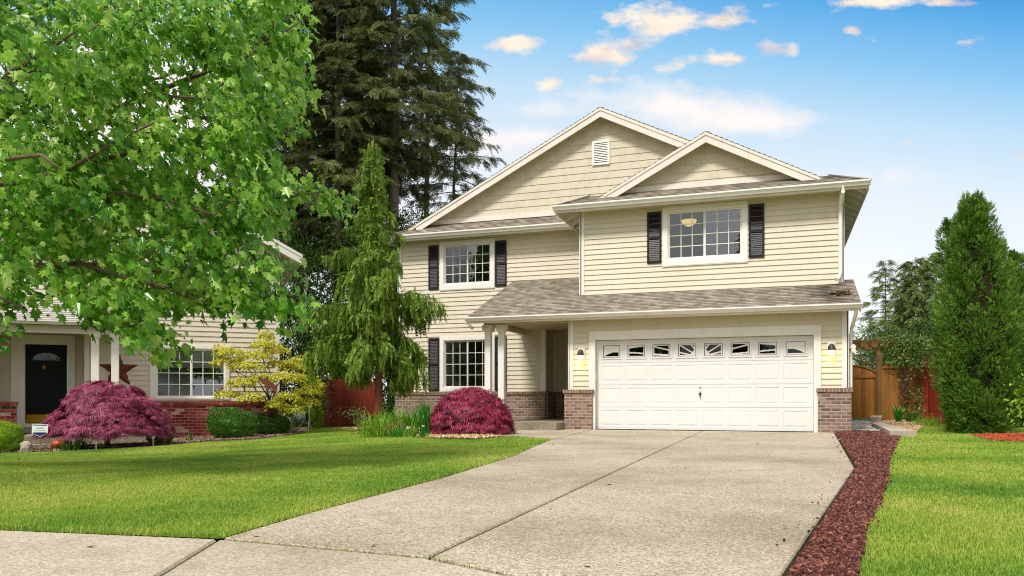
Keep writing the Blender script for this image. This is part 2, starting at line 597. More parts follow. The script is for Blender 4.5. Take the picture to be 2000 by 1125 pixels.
def rnd_dir(n):
    return unit(R.normal(size=(n, 3)))


def clip(poly, k, val, keep_gt):
    out = []
    for i in range(len(poly)):
        a, b = poly[i], poly[(i + 1) % len(poly)]
        ia = (a[k] >= val - 1e-9) if keep_gt else (a[k] <= val + 1e-9)
        ib = (b[k] >= val - 1e-9) if keep_gt else (b[k] <= val + 1e-9)
        if ia:
            out.append(a)
        if ia != ib:
            t = (val - a[k]) / (b[k] - a[k])
            out.append((a[0] + t * (b[0] - a[0]), a[1] + t * (b[1] - a[1])))
    return out


def lapped(mb, poly, P, exp, lift, v0=0.0, mi=0):
    """overlapping courses (lap siding, shingles) as real wedges on the plane P"""
    o, u, v, n = P
    vs = [p[1] for p in poly]
    k = math.floor((min(vs) - v0) / exp)
    while v0 + k * exp < max(vs) - 1e-6:
        a, b = v0 + k * exp, v0 + (k + 1) * exp
        q = clip(clip(poly, 1, a, True), 1, b, False)
        k += 1
        if len(q) < 3:
            continue
        w = [lift * (1 - 0.92 * (p[1] - a) / exp) for p in q]
        mb.add([o + u * p[0] + v * p[1] + n * ww for p, ww in zip(q, w)], [tuple(range(len(q)))], [[(p[0], p[1]) for p in q]], mi)
        e = [p for p in q if abs(p[1] - a) < 1e-6]
        if len(e) >= 2:
            ua, ub = min(p[0] for p in e), max(p[0] for p in e)
            if ub - ua > 1e-4:
                mb.add([o + u * ua + v * a, o + u * ub + v * a, o + u * ub + v * a + n * lift, o + u * ua + v * a + n * lift],
                       [(0, 1, 2, 3)], [[(ua, a), (ub, a), (ub, a + .01), (ua, a + .01)]], mi)


def frame(o, u, v):
    o, u, v = (np.array(a, float) for a in (o, u, v))
    u = u / np.linalg.norm(u)
    v = v / np.linalg.norm(v)
    return o, u, v, np.cross(u, v)


def rects(u0, u1, z0, z1, holes):
    us = sorted({u0, u1, *[h[0] for h in holes], *[h[1] for h in holes]})
    out = []
    for a, b in zip(us, us[1:]):
        m = (a + b) / 2
        zs = z0
        for h in sorted([h for h in holes if h[0] < m < h[1]], key=lambda h: h[2]):
            if h[2] > zs:
                out.append((a, b, zs, h[2]))
            zs = h[3]
        if zs < z1:
            out.append((a, b, zs, z1))
    return out


def siding(mb, P, u0, u1, z0, z1, holes=(), exp=0.130, lift=0.024):
    for a, b, c, d in rects(u0, u1, z0, z1, holes):
        lapped(mb, [(a, c), (b, c), (b, d), (a, d)], P, exp, lift)


# ------------------------------------------------------------------ scene set up
SC.view_settings.view_transform = 'Standard'
SC.view_settings.look = 'None'
SC.view_settings.exposure = 0.12
SC.view_settings.gamma = 1.0
SC.cycles.use_denoising = True
SC.cycles.denoising_prefilter = 'FAST'
SC.cycles.filter_width = 1.1
SC.cycles.use_adaptive_sampling = False
SC.cycles.max_bounces = 8
SC.cycles.transparent_max_bounces = 12
SC.cycles.caustics_reflective = False
SC.cycles.caustics_refractive = False

cam_d = bpy.data.cameras.new('camera')
cam = bpy.data.objects.new('camera', cam_d)
COL.objects.link(cam)
cam.location = (CX, CY, CZ)
cam.rotation_euler = (PI / 2, 0, YAW)
cam_d.sensor_width = 36
cam_d.lens = 36 * FOC / 2000
cam_d.shift_y = (780 - 562.5) / 2000
cam_d.clip_end = 3000
cam_d.clip_start = 0.05
SC.camera = cam

SUN_EL, SUN_AZ = math.radians(53), math.radians(196)   # azimuth clockwise from +Y: behind the camera, a little to the left
sun_d = bpy.data.lights.new('sun', 'SUN')
sun = bpy.data.objects.new('sun', sun_d)
COL.objects.link(sun)
sun_d.energy = 3.5
sun_d.angle = math.radians(11)
sun_d.color = (1.0, 0.955, 0.89)
sdir = Vector((math.sin(SUN_AZ) * math.cos(SUN_EL), math.cos(SUN_AZ) * math.cos(SUN_EL), math.sin(SUN_EL)))
sun.rotation_euler = (-sdir).to_track_quat('-Z', 'Y').to_euler()


def make_world():
    w = bpy.data.worlds.new('World')
    SC.world = w
    w.use_nodes = True
    T = NT.__new__(NT)
    T.t = w.node_tree
    T.t.nodes.clear()
    T.m = w
    T.out = T.n('ShaderNodeOutputWorld')
    g = T.coord('Generated')
    sky = T.n('ShaderNodeTexSky', _sky_type='NISHITA', _sun_disc=False, _sun_elevation=SUN_EL, _sun_rotation=SUN_AZ, _air_density=1.0, _dust_density=0.4, _ozone_density=2.0)
    sp = T.n('ShaderNodeSeparateXYZ', Vector=g)
    z = sp.outputs[2]
    # distance from the looking direction's horizon line, in plain sky angles
    fwd = T.n('ShaderNodeVectorMath', _operation='DOT_PRODUCT', i0=g, i1=(-S, C, 0)).outputs['Value']
    rgt = T.n('ShaderNodeVectorMath', _operation='DOT_PRODUCT', i0=g, i1=(C, S, 0)).outputs['Value']
    fs = T.math('MAXIMUM', fwd, 0.05)
    A = T.math('DIVIDE', rgt, fs)          # tangent of azimuth
    B = T.math('DIVIDE', z, fs)            # tangent of elevation
    # clear sky: physical sky, deepened
    base = T.n('ShaderNodeHueSaturation', Saturation=1.35, Value=1.0, Color=sky.outputs[0])
    skyc = T.mix(1.0, base.outputs[0], (0.10, 0.10, 0.10, 1), 'MULTIPLY')
    eb = T.math('ADD', B, T.math('MULTIPLY', A, 0.10))
    grad = T.ramp(T.math('MULTIPLY', eb, 1.6), [(0.0, (1.03, 1.03, 1.03, 1)), (0.32, (0.98, 0.99, 1.0, 1)), (0.50, '#ecf4fb'), (0.64, '#c8e5f8'), (0.76, '#92cdf4'), (0.88, '#5fafea'), (1.0, '#3683d2')])
    clear = T.mix(0.88, skyc, grad)
    # clouds: a flat deck seen in perspective, with the heaps of the photograph's sky
    cp = T.n('ShaderNodeCombineXYZ', X=T.math('MULTIPLY', A, 1.0), Y=T.math('MULTIPLY', B, 1.9), Z=0.0).outputs[0]
    n1 = T.noise(cp, 11.0, 8, 0.6)
    n2 = T.noise(cp, 26.0, 6, 0.6)
    nz = T.math('ADD', T.math('MULTIPLY', n1, 0.72), T.math('MULTIPLY', n2, 0.28))

    def blobs(lst):
        tot = None
        for (px, py, sx, sy, amp) in lst:
            a0, b0 = (px - 1000) / FOC, (780 - py) / FOC
            dx = T.math('DIVIDE', T.math('SUBTRACT', A, a0), sx / FOC)
            dy = T.math('DIVIDE', T.math('SUBTRACT', B, b0), sy / FOC)
            d2 = T.math('ADD', T.math('MULTIPLY', dx, dx), T.math('MULTIPLY', dy, dy))
            e = T.math('MULTIPLY', T.math('EXPONENT', T.math('MULTIPLY', d2, -1.0)), amp)
            tot = e if tot is None else T.math('ADD', tot, e)
        return tot
    hard = blobs([(1270, 40, 95, 60, 1.0), (1170, 105, 75, 26, 0.9), (1005, 82, 55, 18, 0.95), (1430, 35, 60, 28, 0.8), (1070, 158, 34, 20, 0.85), (1505, 92, 40, 24, 0.8),
                  (1415, 118, 40, 16, 0.7), (1320, 130, 45, 16, 0.6), (1660, 58, 26, 12, 0.75), (1690, 2, 70, 18, 0.95), (1850, 5, 80, 12, 0.9), (1180, 158, 50, 10, 0.5), (1550, 98, 18, 12, 0.7),
                  (640, -10, 120, 40, 0.7), (740, 60, 70, 30, 0.6), (930, 20, 30, 16, 0.4)])
    soft = blobs([(1300, 205, 190, 46, 1.0), (1480, 240, 130, 30, 0.8), (960, 275, 90, 24, 0.8), (1050, 265, 60, 16, 0.6), (1750, 340, 130, 26, 0.5), (1080, 215, 60, 16, 0.3), (500, 250, 300, 90, 0.9), (250, 200, 320, 200, 1.1)])
    mh = T.math('MULTIPLY', T.math('SUBTRACT', T.math('ADD', T.math('MULTIPLY', hard, 0.40), T.math('MULTIPLY', T.math('SUBTRACT', nz, 0.5), 1.5)), 0.17), 5.0, clamp=True)
    ms = T.math('MULTIPLY', T.math('SUBTRACT', T.math('ADD', T.math('MULTIPLY', soft, 0.45), nz), 0.62), 2.6, clamp=True)
    shade = T.noise(T.n('ShaderNodeVectorMath', _operation='ADD', i0=cp, i1=(0.012, -0.02, 0.3)).outputs[0], 14.0, 5, 0.55)
    ccol = T.ramp(shade, [(0.32, '#d9c3c4'), (0.5, '#f6e6d6'), (0.68, '#fff3df')])
    col = T.mix(T.math('MULTIPLY', ms, 0.92), clear, '#fdf3ee')
    col = T.mix(mh, col, ccol)
    # overhead and behind the camera the cloud deck closes to bright white overcast
    up = T.math('MULTIPLY', T.math('SUBTRACT', z, 0.52), 4.0, clamp=True)
    back = T.math('MULTIPLY', T.math('SUBTRACT', 0.30, fwd), 4.0, clamp=True)
    oc = T.math('MAXIMUM', up, back)
    big = T.noise(g, 3.0, 6, 0.55)
    ocol = T.ramp(big, [(0.3, (0.62, 0.65, 0.70, 1)), (0.7, (1.02, 1.0, 0.96, 1))])
    col = T.mix(oc, col, ocol)
    # below the horizon
    dn = T.math('MULTIPLY', T.math('SUBTRACT', 0.0, z), 20.0, clamp=True)
    col = T.mix(dn, col, '#8f8f80')
    bg = T.n('ShaderNodeBackground', Color=col, Strength=1.0)
    T.t.links.new(bg.outputs[0], T.out.inputs[0])


make_world()

# ------------------------------------------------------------------ ground
def poly_ground(name, pts, mat, lift, edge_r=None, kindname='structure', thick=0.0, sub=0.6):
    """flat-topped sheet following the terrain; thick > 0 gives it a real edge"""
    import bmesh
    bm = bmesh.new()
    vs = [bm.verts.new((x, y, 0)) for x, y in pts]
    bm.faces.new(vs)
    xs, ys = [p[0] for p in pts], [p[1] for p in pts]
    for ax, lo, hi in ((0, min(xs), max(xs)), (1, min(ys), max(ys))):
        k = math.ceil(lo / sub) * sub
        while k < hi:
            nrm = (1, 0, 0) if ax == 0 else (0, 1, 0)
            co = (k, 0, 0) if ax == 0 else (0, k, 0)
            bmesh.ops.bisect_plane(bm, geom=bm.verts[:] + bm.edges[:] + bm.faces[:], plane_co=co, plane_no=nrm)
            k += sub
    for v in bm.verts:
        v.co.z = float(terrain(v.co.x, v.co.y)) + lift
    if thick:
        be = [e for e in bm.edges if e.is_boundary]
        r = bmesh.ops.extrude_edge_only(bm, edges=be)
        for v in r['geom']:
            if isinstance(v, bmesh.types.BMVert):
                v.co.z -= thick
    bmesh.ops.recalc_face_normals(bm, faces=bm.faces)
    up = [f for f in bm.faces if abs(f.normal.z) > 0.5]
    if up and up[0].normal.z < 0:
        bmesh.ops.reverse_faces(bm, faces=bm.faces)
    me = bpy.data.meshes.new(name)
    bm.to_mesh(me)
    bm.free()
    me.materials.append(M[mat])
    o = link(name, me)
    o['kind'] = kindname
    return o


def make_terrain():
    t = np.linspace(-1, 1, 160)
    ax = np.sign(t) * (np.abs(t) ** 2.6) * 900 + t * 30
    X, Y = np.meshgrid(ax, ax - 6)
    Z = terrain(X, Y) - 0.03
    n = len(ax)
    v = np.stack([X, Y, Z], -1).reshape(-1, 3)
    i = np.arange(n - 1)
    a = (i[None] + i[:, None] * n).ravel()
    loops = np.stack([a, a + 1, a + 1 + n, a + n], -1).ravel()
    o = np_mesh('ground', v, loops, np.arange(len(a)) * 4, 'terrain', smooth=True)
    kind(o, 'structure')


make_terrain()

DRIVE_L = [(-0.04, -0.02), (0.06, -1.6), (0.21, -3.12), (0.29, -4.79), (0.62, -6.9), (0.97, -8.88), (1.24, -11.6), (1.36, -14.02), (1.45, -14.96)]
DRIVE_R = [(3.18, -15.27), (4.2, -15.0), (4.94, -9.4), (5.27, -0.88), (5.30, -0.02)]
SW = [(1.45, -14.96), (2.68, -15.05), (3.18, -15.27), (4.22, -15.02)]
drive_pts = DRIVE_L + SW[1:3] + [(4.2, -14.99), (4.94, -9.4), (5.27, -0.88), (5.27, -0.02)]


def panels(name, polys, mat, lift, thick):
    pass


def inset_poly(pts, d):
    n = len(pts)
    area = sum(pts[i][0] * pts[(i + 1) % n][1] - pts[(i + 1) % n][0] * pts[i][1] for i in range(n))
    sg = 1 if area > 0 else -1
    out = []
    for i in range(n):
        p0, p1, p2 = (np.array(pts[j % n]) for j in (i - 1, i, i + 1))
        e1, e2 = unit(p1 - p0), unit(p2 - p1)
        n1, n2 = np.array([-e1[1], e1[0]]) * sg, np.array([-e2[1], e2[0]]) * sg
        b = unit(n1 + n2)
        out.append(tuple(p1 + b * d / max(0.4, float(np.dot(b, n1)))))
    return out


def split_line(poly, a, b):
    """split a polygon by the line a-b into its two sides"""
    a, b = np.array(a), np.array(b)
    nn = np.array([-(b - a)[1], (b - a)[0]])
    res = []
    for sg in (1, -1):
        out = []
        for i in range(len(poly)):
            p, q = np.array(poly[i]), np.array(poly[(i + 1) % len(poly)])
            dp, dq = sg * np.dot(p - a, nn), sg * np.dot(q - a, nn)
            if dp >= 0:
                out.append(tuple(p))
            if dp * dq < 0:
                t = dp / (dp - dq)
                out.append(tuple(p + t * (q - p)))
        res.append(out)
    return res


# driveway slabs with real control joints
slabs = [drive_pts]
for a, b in (((2.5, 0.5), (2.69, -16.0)), ((0.5, -7.62), (5.5, -7.28)), ((0.8, -11.72), (5.5, -12.78)), ((-0.5, -3.55), (5.6, -3.3))):
    nxt = []
    for s_ in slabs:
        for q in split_line(s_, a, b):
            if len(q) > 2:
                nxt.append(q)
    slabs = nxt
import bmesh
dm = MB()
for q in slabs:
    q = inset_poly(q, 0.011)
    if sum(q[i][0] * q[(i + 1) % len(q)][1] - q[(i + 1) % len(q)][0] * q[i][1] for i in range(len(q))) < 0:
        q = q[::-1]
    top = [(x, y, 0.0) for x, y in inset_poly(q, 0.008)]
    mid = [(x, y, -0.008) for x, y in q]
    bot = [(x, y, -0.12) for x, y in q]
    n = len(q)
    dm.add(top + mid + bot, [tuple(range(n))] + [(i + n, (i + 1) % n + n, (i + 1) % n, i) for i in range(n)] + [(i + 2 * n, (i + 1) % n + 2 * n, (i + 1) % n + n, i + n) for i in range(n)])
kind(dm.build('driveway', 'driveway'), 'structure')
kind(poly_ground('joint_filler', inset_poly(drive_pts, 0.02), 'joint_dirt', -0.045, sub=50), 'structure')

# pavement along the street
sm = MB()
swl = [(-9.0, -15.9), (-3.5, -15.35), (0.13, -15.16), (1.45, -15.0), (2.68, -15.09), (3.18, -15.31), (4.22, -15.06), (7.5, -14.6)]
sw_poly = swl + [(8.5, -19.5), (-9.5, -21.0)]
sw_parts = []
rest = sw_poly
for a, b in (((1.42, -14.9), (2.3, -16.9)), ((4.6, -14.5), (6.0, -18.0)), ((-1.2, -14.9), (-1.2, -19.0))):
    nx = []
    for q in (sw_parts or [sw_poly]):
        nx += [w_ for w_ in split_line(q, a, b) if len(w_) > 2]
    sw_parts = nx
for q in sw_parts:
    q = inset_poly(q, 0.010)
    if sum(q[i][0] * q[(i + 1) % len(q)][1] - q[(i + 1) % len(q)][0] * q[i][1] for i in range(len(q))) < 0:
        q = q[::-1]
    n = len(q)
    top = [(x, y, 0.002) for x, y in inset_poly(q, 0.01)]
    mid = [(x, y, -0.008) for x, y in q]
    bot = [(x, y, -0.12) for x, y in q]
    sm.add(top + mid + bot, [tuple(range(n))] + [(i + n, (i + 1) % n + n, (i + 1) % n, i) for i in range(n)] + [(i + 2 * n, (i + 1) % n + 2 * n, (i + 1) % n + n, i + n) for i in range(n)])
kind(sm.build('pavement', 'sidewalk'), 'structure')
kind(poly_ground('pavement_bed', inset_poly(sw_poly, 0.02), 'joint_dirt', -0.04, sub=50), 'structure')

# walkway to the porch
walk = [(-0.85, -0.03), (-0.09, -0.03), (0.03, -1.6), (0.18, -3.12), (0.26, -4.75), (-0.76, -3.95), (-2.1, -3.0), (-3.0, -2.2), (-3.2, -0.8)]
kind(poly_ground('walkway', walk, 'driveway', -0.004, thick=0.1), 'structure')

LAVA_L = [(4.22, -15.0), (4.96, -9.4), (5.29, -0.88), (5.32, -0.05)]
LAVA_R = [(6.75, 0.55), G(1757, 850), G(1748, 872), G(1736, 905), G(1734, 940), G(1720, 985), G(1693, 1035), G(1688, 1075), G(1676, 1120), (4.47, -15.3), (4.45, -15.6)]
lava_poly = LAVA_L + [(5.62, -0.05), (5.62, 0.65)] + LAVA_R
kind(poly_ground('gravel_bed', lava_poly, 'soil', -0.012), 'structure')

bed1 = [(-3.1, -0.75), (-3.0, -2.1), (-2.1, -3.05), G(985, 852), G(930, 857), G(860, 856), G(800, 852), G(745, 848), G(712, 838), (-8.2, 1.5), (-7.2, 3.0), (-2.9, 3.0)]
kind(poly_ground('planting_bed', bed1, 'soil', -0.008), 'structure')

lawnL = [(1.43, -14.95)] + [(x - 0.02, y) for x, y in DRIVE_L[::-1][1:6]] + [(-0.76, -3.97), G(985, 854), G(930, 859), G(860, 858), G(800, 854), G(745, 850), G(712, 840), G(700, 833.5), G(616, 834),
         G(585, 848), G(500, 858), G(410, 862), G(320, 870), G(200, 877), G(100, 882), G(40, 884), G(-150, 892), G(-420, 925), G(-700, 1010), (-3.5, -15.3), (0.13, -15.12)]
kind(poly_ground('lawn', lawnL, 'lawn_soil', -0.006), 'structure')
lawnR = [(4.5, -15.25)] + LAVA_R[1:-2][::-1] + [G(1775, 842), G(1800, 833), G(1830, 829), (11.5, 3.2), (16, -2), (16, -14.6), (7.5, -14.55)]
kind(poly_ground('lawn', lawnR, 'lawn_soil', -0.006), 'structure')
bed2 = [G(320, 869), G(410, 861), G(500, 857), G(585, 847), G(616, 833), on_ground(618, 26.5)[:2], on_ground(540, 24)[:2], on_ground(300, 21)[:2], on_ground(30, 19)[:2], on_ground(-60, 18)[:2], G(-60, 888), G(40, 883), G(100, 881), G(200, 876)]
kind(poly_ground('planting_bed', bed2, 'purple_mulch', -0.004), 'structure')
path_poly = [(5.68, 0.7), (6.75, 0.6), (6.9, 2.5), (6.7, 6.0), (6.9, 9.6), (5.6, 9.6)]
kind(poly_ground('gravel_path', path_poly, 'soil', -0.01), 'structure')
bed3 = [(6.95, 2.5), (6.75, 0.62), G(1790, 845), G(1800, 834), G(1812, 830), on_ground(1811, 27)[:2], (7.2, 9.6), (6.75, 6.0)]
kind(poly_ground('planting_bed', bed3, 'soil', -0.007), 'structure')
bed4 = [G(1895, 850), G(1935, 861), G(2000, 864), G(2120, 872), (17, 0), (14, 2), (11, 2)]
kind(poly_ground('planting_bed', bed4, 'soil', -0.003), 'structure')


# ------------------------------------------------------------------ main house
house = thing('suburban_house', 'cream two storey house with front gables, black shutters and wide white garage door', 'house')
EX = 0.127
RX = -0.57                                    # main ridge
Zu, Xu = np.array([0, 0, 1.0]), np.array([1.0, 0, 0])


def wallP(Y):
    return frame((0, Y, 0), (1, 0, 0), (0, 0, 1))     # n = -Y


def sideP(X, right=True):
    if right:
        return frame((X, 0, 0), (0, 1, 0), (0, 0, 1))   # n = +X
    return frame((X, 0, 0), (0, -1, 0), (0, 0, 1))      # n = -X, u = -y


W_UR = (1.55, 3.33, 4.17, 5.36)
W_UL = (-5.34, -3.83, 4.14, 5.32)
W_LL = (-5.34, -3.83, 1.06, 2.48)
wm = MB()
siding(wm, wallP(0), -0.63, 5.55, 0.0, 2.66, [(-0.02, 4.9, -0.1, 2.16)])
siding(wm, wallP(1.2), -0.63, 5.55, 3.30, 5.52, [W_UR])
siding(wm, wallP(3.1), -6.83, -2.2, 0.0, 5.52, [W_UL, W_LL])
siding(wm, wallP(3.1), -2.2, -0.4, 3.4, 5.52)
siding(wm, sideP(-2.2), 3.1, 4.05, 0, 3.6)
siding(wm, wallP(4.05), -2.2, -0.55, 0.0, 3.6, [(-1.66, -0.72, 0.17, 2.24)])
siding(wm, sideP(-0.63, False), -4.05, 0.0, 0, 2.9)
siding(wm, sideP(-0.63, False), -3.2, -1.2, 3.2, 5.52)
siding(wm, sideP(5.55), 0.0, 1.2, 0, 2.66)
siding(wm, sideP(5.55), 1.2, 12.5, 0, 5.52)
siding(wm, sideP(-6.83, False), -12.5, -3.1, 0, 5.52)
siding(wm, frame((0, 12.5, 0), (-1, 0, 0), (0, 0, 1)), -5.55, 6.83, 0, 5.52)
wm.build('wall', 'siding', house)

gm = MB()
SL = 0.502
zr = 8.88


def ztop(x):
    return zr - SL * abs(x - RX)


P_ = wallP(3.4)
lapped(gm, [(-6.4, 6.05), (5.2, 6.05), (RX, ztop(RX) - 0.1)], P_, 0.205, 0.016)
SG, zg, GX = 0.52, 7.23, 2.475
lapped(gm, [(-0.1, 5.95), (5.05, 5.95), (GX, zg - 0.08)], wallP(1.45), 0.205, 0.016)
gm.build('gable_wall', 'shake', house)


def slab(mb, pts, th=0.09):
    """closed sloping slab, top face on the given points"""
    mb.prism([np.array(p) - np.array((0, 0, 0.004)) for p in pts][::1], (0, 0, -th), mi=0)


rm, dk = MB(), MB()


def roof_face(poly3, exp=0.14, lift=0.022):
    """poly3: first two points along the eave"""
    p = [np.array(q, float) for q in poly3]
    u = p[1] - p[0]
    u /= np.linalg.norm(u)
    v = p[2] - p[1]
    v = v - u * np.dot(u, v)
    v /= np.linalg.norm(v)
    P = frame(p[0], u, v)
    q2 = [(float(np.dot(q - p[0], u)), float(np.dot(q - p[0], v))) for q in p]
    lapped(rm, q2, P, exp, lift)
    slab(dk, poly3)


EZ, EL_, ER = 5.62, -7.06, 6.07
RY = 3.08
roof_face([(EL_, 12.9, EZ), (EL_, RY, EZ), (RX, RY, zr), (RX, 12.9, zr)])
zx = lambda q: zr - (zr - EZ) * (q - RX) / (ER - RX)
roof_face([(ER, 3.6, EZ), (ER, 12.9, EZ), (RX, 12.9, zr), (RX, RY, zr), (3.3, RY, zx(3.3)), (3.9, 3.6, zx(3.9))])
# skirt under the big gable
roof_face([(EL_, 2.65, EZ), (-0.9, 2.65, EZ), (-0.9, 3.42, EZ + 0.40), (EL_ + 0.8, 3.42, EZ + 0.40)], 0.14)
roof_face([(EL_, 3.5, EZ), (EL_, 2.65, EZ), (EL_ + 0.8, 3.42, EZ + 0.40), (EL_ + 0.8, 3.5, EZ + 0.40)], 0.14)
# small gable, its skirt and flank
roof_face([(5.35, 1.15, zg - SG * 2.875), (5.35, 3.6, zg - SG * 2.875), (GX, 3.6, zg), (GX, 1.15, zg)])
roof_face([(-0.4, 3.6, zg - SG * 2.875), (-0.4, 1.15, zg - SG * 2.875), (GX, 1.15, zg), (GX, 3.6, zg)])
roof_face([(-1.22, 0.75, EZ), (ER, 0.75, EZ), (5.30, 1.47, EZ + 0.36), (-0.50, 1.47, EZ + 0.36)], 0.14)
roof_face([(ER, 0.75, EZ), (ER, 3.62, EZ), (5.30, 3.62, EZ + 0.36), (5.30, 1.47, EZ + 0.36)], 0.14)
roof_face([(-1.22, 3.5, EZ), (-1.22, 0.75, EZ), (-0.50, 1.47, EZ + 0.36), (-0.50, 3.5, EZ + 0.36)], 0.14)
# porch and garage roof
PS, PZ = 0.395, 2.74
zp = lambda y: PZ + PS * (y + 0.45)
roof_face([(-3.14, -0.45, PZ), (-0.62, -0.45, PZ), (-0.62, 3.09, zp(3.09)), (-3.14, 3.09, zp(3.09))])
roof_face([(-0.62, -0.45, PZ), (5.80, -0.45, PZ), (5.80, 1.19, zp(1.19)), (-0.62, 1.19, zp(1.19))])
roof_face([(5.555, 1.19, zp(1.19)), (5.80, 1.19, zp(1.19)), (5.80, 1.5, zp(1.5)), (5.555, 1.5, zp(1.5))])
rf = rm.build('roof', 'shingle', house)
dk.build('roof_deck', 'soffit', rf)

# ridge caps
caps = [((RX, RY + 0.01, zr - 0.004), (RX, 12.9, zr - 0.004), 0.16, 0.03), ((GX, 1.16, zg - 0.004), (GX, 3.6, zg - 0.004), 0.16, 0.03), ((ER, 0.75, EZ + 0.02), (5.30, 1.47, EZ + 0.375), 0.16, 0.025), ((EL_, 2.65, EZ + 0.02), (EL_ + 0.8, 3.42, EZ + 0.415), 0.16, 0.025), ((-1.22, 0.75, EZ + 0.02), (-0.5, 1.47, EZ + 0.375), 0.16, 0.025)]
for c_ in caps:
    cm = MB()
    cm.beam(*c_)
    cm.build('ridge_cap', 'shingle', rf)

# rake boards
for nm, (xa, za, xb, zb, y) in enumerate([(-6.25, ztop(-6.25), RX, zr, RY), (RX, zr, 3.2, ztop(3.2), RY), (-0.02, zg - SG * 2.495, GX, zg, 1.13), (GX, zg, 5.05, zg - SG * 2.575, 1.13)]):
    b = MB()
    h = 0.26
    o_ = 0.012
    b.prism([(xa, y, za - o_), (xb, y, zb - o_), (xb, y, zb - h), (xa, y, za - h)], (0, 0.035, 0))
    b.prism([(xa, y - 0.018, za - o_ - 0.002), (xb, y - 0.018, zb - o_ - 0.002), (xb, y - 0.018, zb - 0.085), (xa, y - 0.018, za - 0.085)], (0, 0.018, 0))
    b.build('rake_board', 'rake_white', house)
b = MB()
b.box(-6.1, 0.2, 3.355, 3.384, 6.03, 6.17)
b.build('band_board', 'rake_white', house)
b = MB()
b.box(0.15, 4.85, 1.405, 1.434, 5.97, 6.10)
b.build('band_board', 'rake_white', house)

# gable vent
v = MB()
v.pbox(wallP(3.4), -0.86, -0.36, 7.36, 7.42, 0.005, 0.05)
v.pbox(wallP(3.4), -0.86, -0.36, 7.98, 8.04, 0.005, 0.05)
v.pbox(wallP(3.4), -0.86, -0.80, 7.42, 7.98, 0.005, 0.05)
v.pbox(wallP(3.4), -0.42, -0.36, 7.42, 7.98, 0.005, 0.05)
for k in range(11):
    z = 7.45 + k * 0.048
    v.prism([(-0.80, 3.358, z), (-0.42, 3.358, z), (-0.42, 3.378, z + 0.034), (-0.80, 3.378, z + 0.034)], (0, 0.006, 0.003))
vo = v.build('gable_vent', 'white_clean', house)
v = MB()
v.pbox(wallP(3.4), -0.80, -0.42, 7.42, 7.98, 0.0165, 0.018)
v.build('vent_screen', 'room_dark', vo)


def gutter(name, a, b, parent, h=0.115, w=0.12, out=(0, -1, 0), fascia=True):
    """K profile gutter from a to b (back top edge), facing out"""
    a, b, out = np.array(a), np.array(b), np.array(out, float)
    prof = [(0, 0), (0, -h), (w * 0.55, -h), (w * 0.75, -h * 0.55), (w, -h * 0.3), (w, 0.0), (w - 0.014, 0.0), (w - 0.014, -h * 0.25), (w * 0.5, -h + 0.012), (0.01, -h + 0.012)]
    m = MB()
    n = len(prof)
    vv = [p + out * q + np.array((0, 0, z)) for p in (a, b) for q, z in prof]
    m.add(vv, [(i, (i + 1) % n, n + (i + 1) % n, n + i) for i in range(n)])
    for p in (a, b):
        e = (b - a) / np.linalg.norm(b - a) * (0.004 if p is b else -0.004)
        m.add([p + out * q + np.array((0, 0, z)) + e for q, z in prof[:6]], [tuple(range(6))])
    return m.build(name, 'white_clean', parent)


gutter('gutter', (EL_ - 0.02, 2.665, EZ + 0.0), (-1.24, 2.665, EZ), house)
gutter('gutter', (-1.26, 0.765, EZ), (ER + 0.02, 0.765, EZ), house)
gutter('gutter', (-3.16, -0.435, PZ), (5.82, -0.435, PZ), house, 0.10)
# fascia, soffits and the exposed rafter tails of the right eave
s = MB()
s.box(EL_ + 0.02, -1.25, 2.667, 2.69, EZ - 0.17, EZ - 0.10)
s.box(-1.24, ER, 0.767, 0.79, EZ - 0.17, EZ - 0.10)
s.box(-3.14, 5.80, -0.433, -0.41, PZ - 0.15, PZ - 0.10)
s.box(ER - 0.03, ER, 0.79, 12.9, EZ - 0.20, EZ - 0.07)
s.box(EL_, EL_ + 0.03, 2.69, 12.9, EZ - 0.20, EZ - 0.07)
s.box(-1.22, -1.19, 0.79, 3.38, EZ - 0.20, EZ - 0.07)
s.box(EL_ + 0.0, -6.83, 2.69, 2.705, EZ - 0.17, EZ - 0.0)
s.prism([(-3.14, -0.44, PZ - 0.02), (-3.14, 3.08, zp(3.08) - 0.02), (-3.14, 3.08, zp(3.08) - 0.19), (-3.14, -0.44, PZ - 0.19)], (0.03, 0, 0))
s.prism([(5.77, -0.44, PZ - 0.02), (5.77, 1.5, zp(1.5) - 0.02), (5.77, 1.5, zp(1.5) - 0.19), (5.77, -0.44, PZ - 0.19)], (0.03, 0, 0))
s.build('fascia', 'rake_white', house)
s = MB()
s.box(-6.83, -0.63, 2.69, 3.1, EZ - 0.12, EZ - 0.10)
s.box(-0.63, 5.55, 0.79, 1.2, EZ - 0.12, EZ - 0.10)
s.box(-0.63, 5.55, -0.41, 0.0, PZ - 0.11, PZ - 0.09)
s.box(-2.94, -0.63, 0.1, 4.1, PZ - 0.02, PZ + 0.0)
s.build('soffit', 'soffit', house)
y = 1.15
tails = []
while y < 12.6:
    tails.append(((5.55, y, EZ + 0.10), (ER - 0.03, y, EZ - 0.135), 0.045, 0.13))
    y += 0.58
for y in (1.6, 2.2, 2.8):
    tails.append(((-0.63, y, EZ + 0.10), (-1.19, y, EZ - 0.135), 0.045, 0.13))
for y in (3.2, 4.0, 4.8):
    tails.append(((-6.83, y, EZ - 0.0), (EL_ + 0.03, y, EZ - 0.115), 0.045, 0.11))
for q in tails:
    s = MB()
    s.beam(*q)
    s.build('rafter_tail', 'white', house)

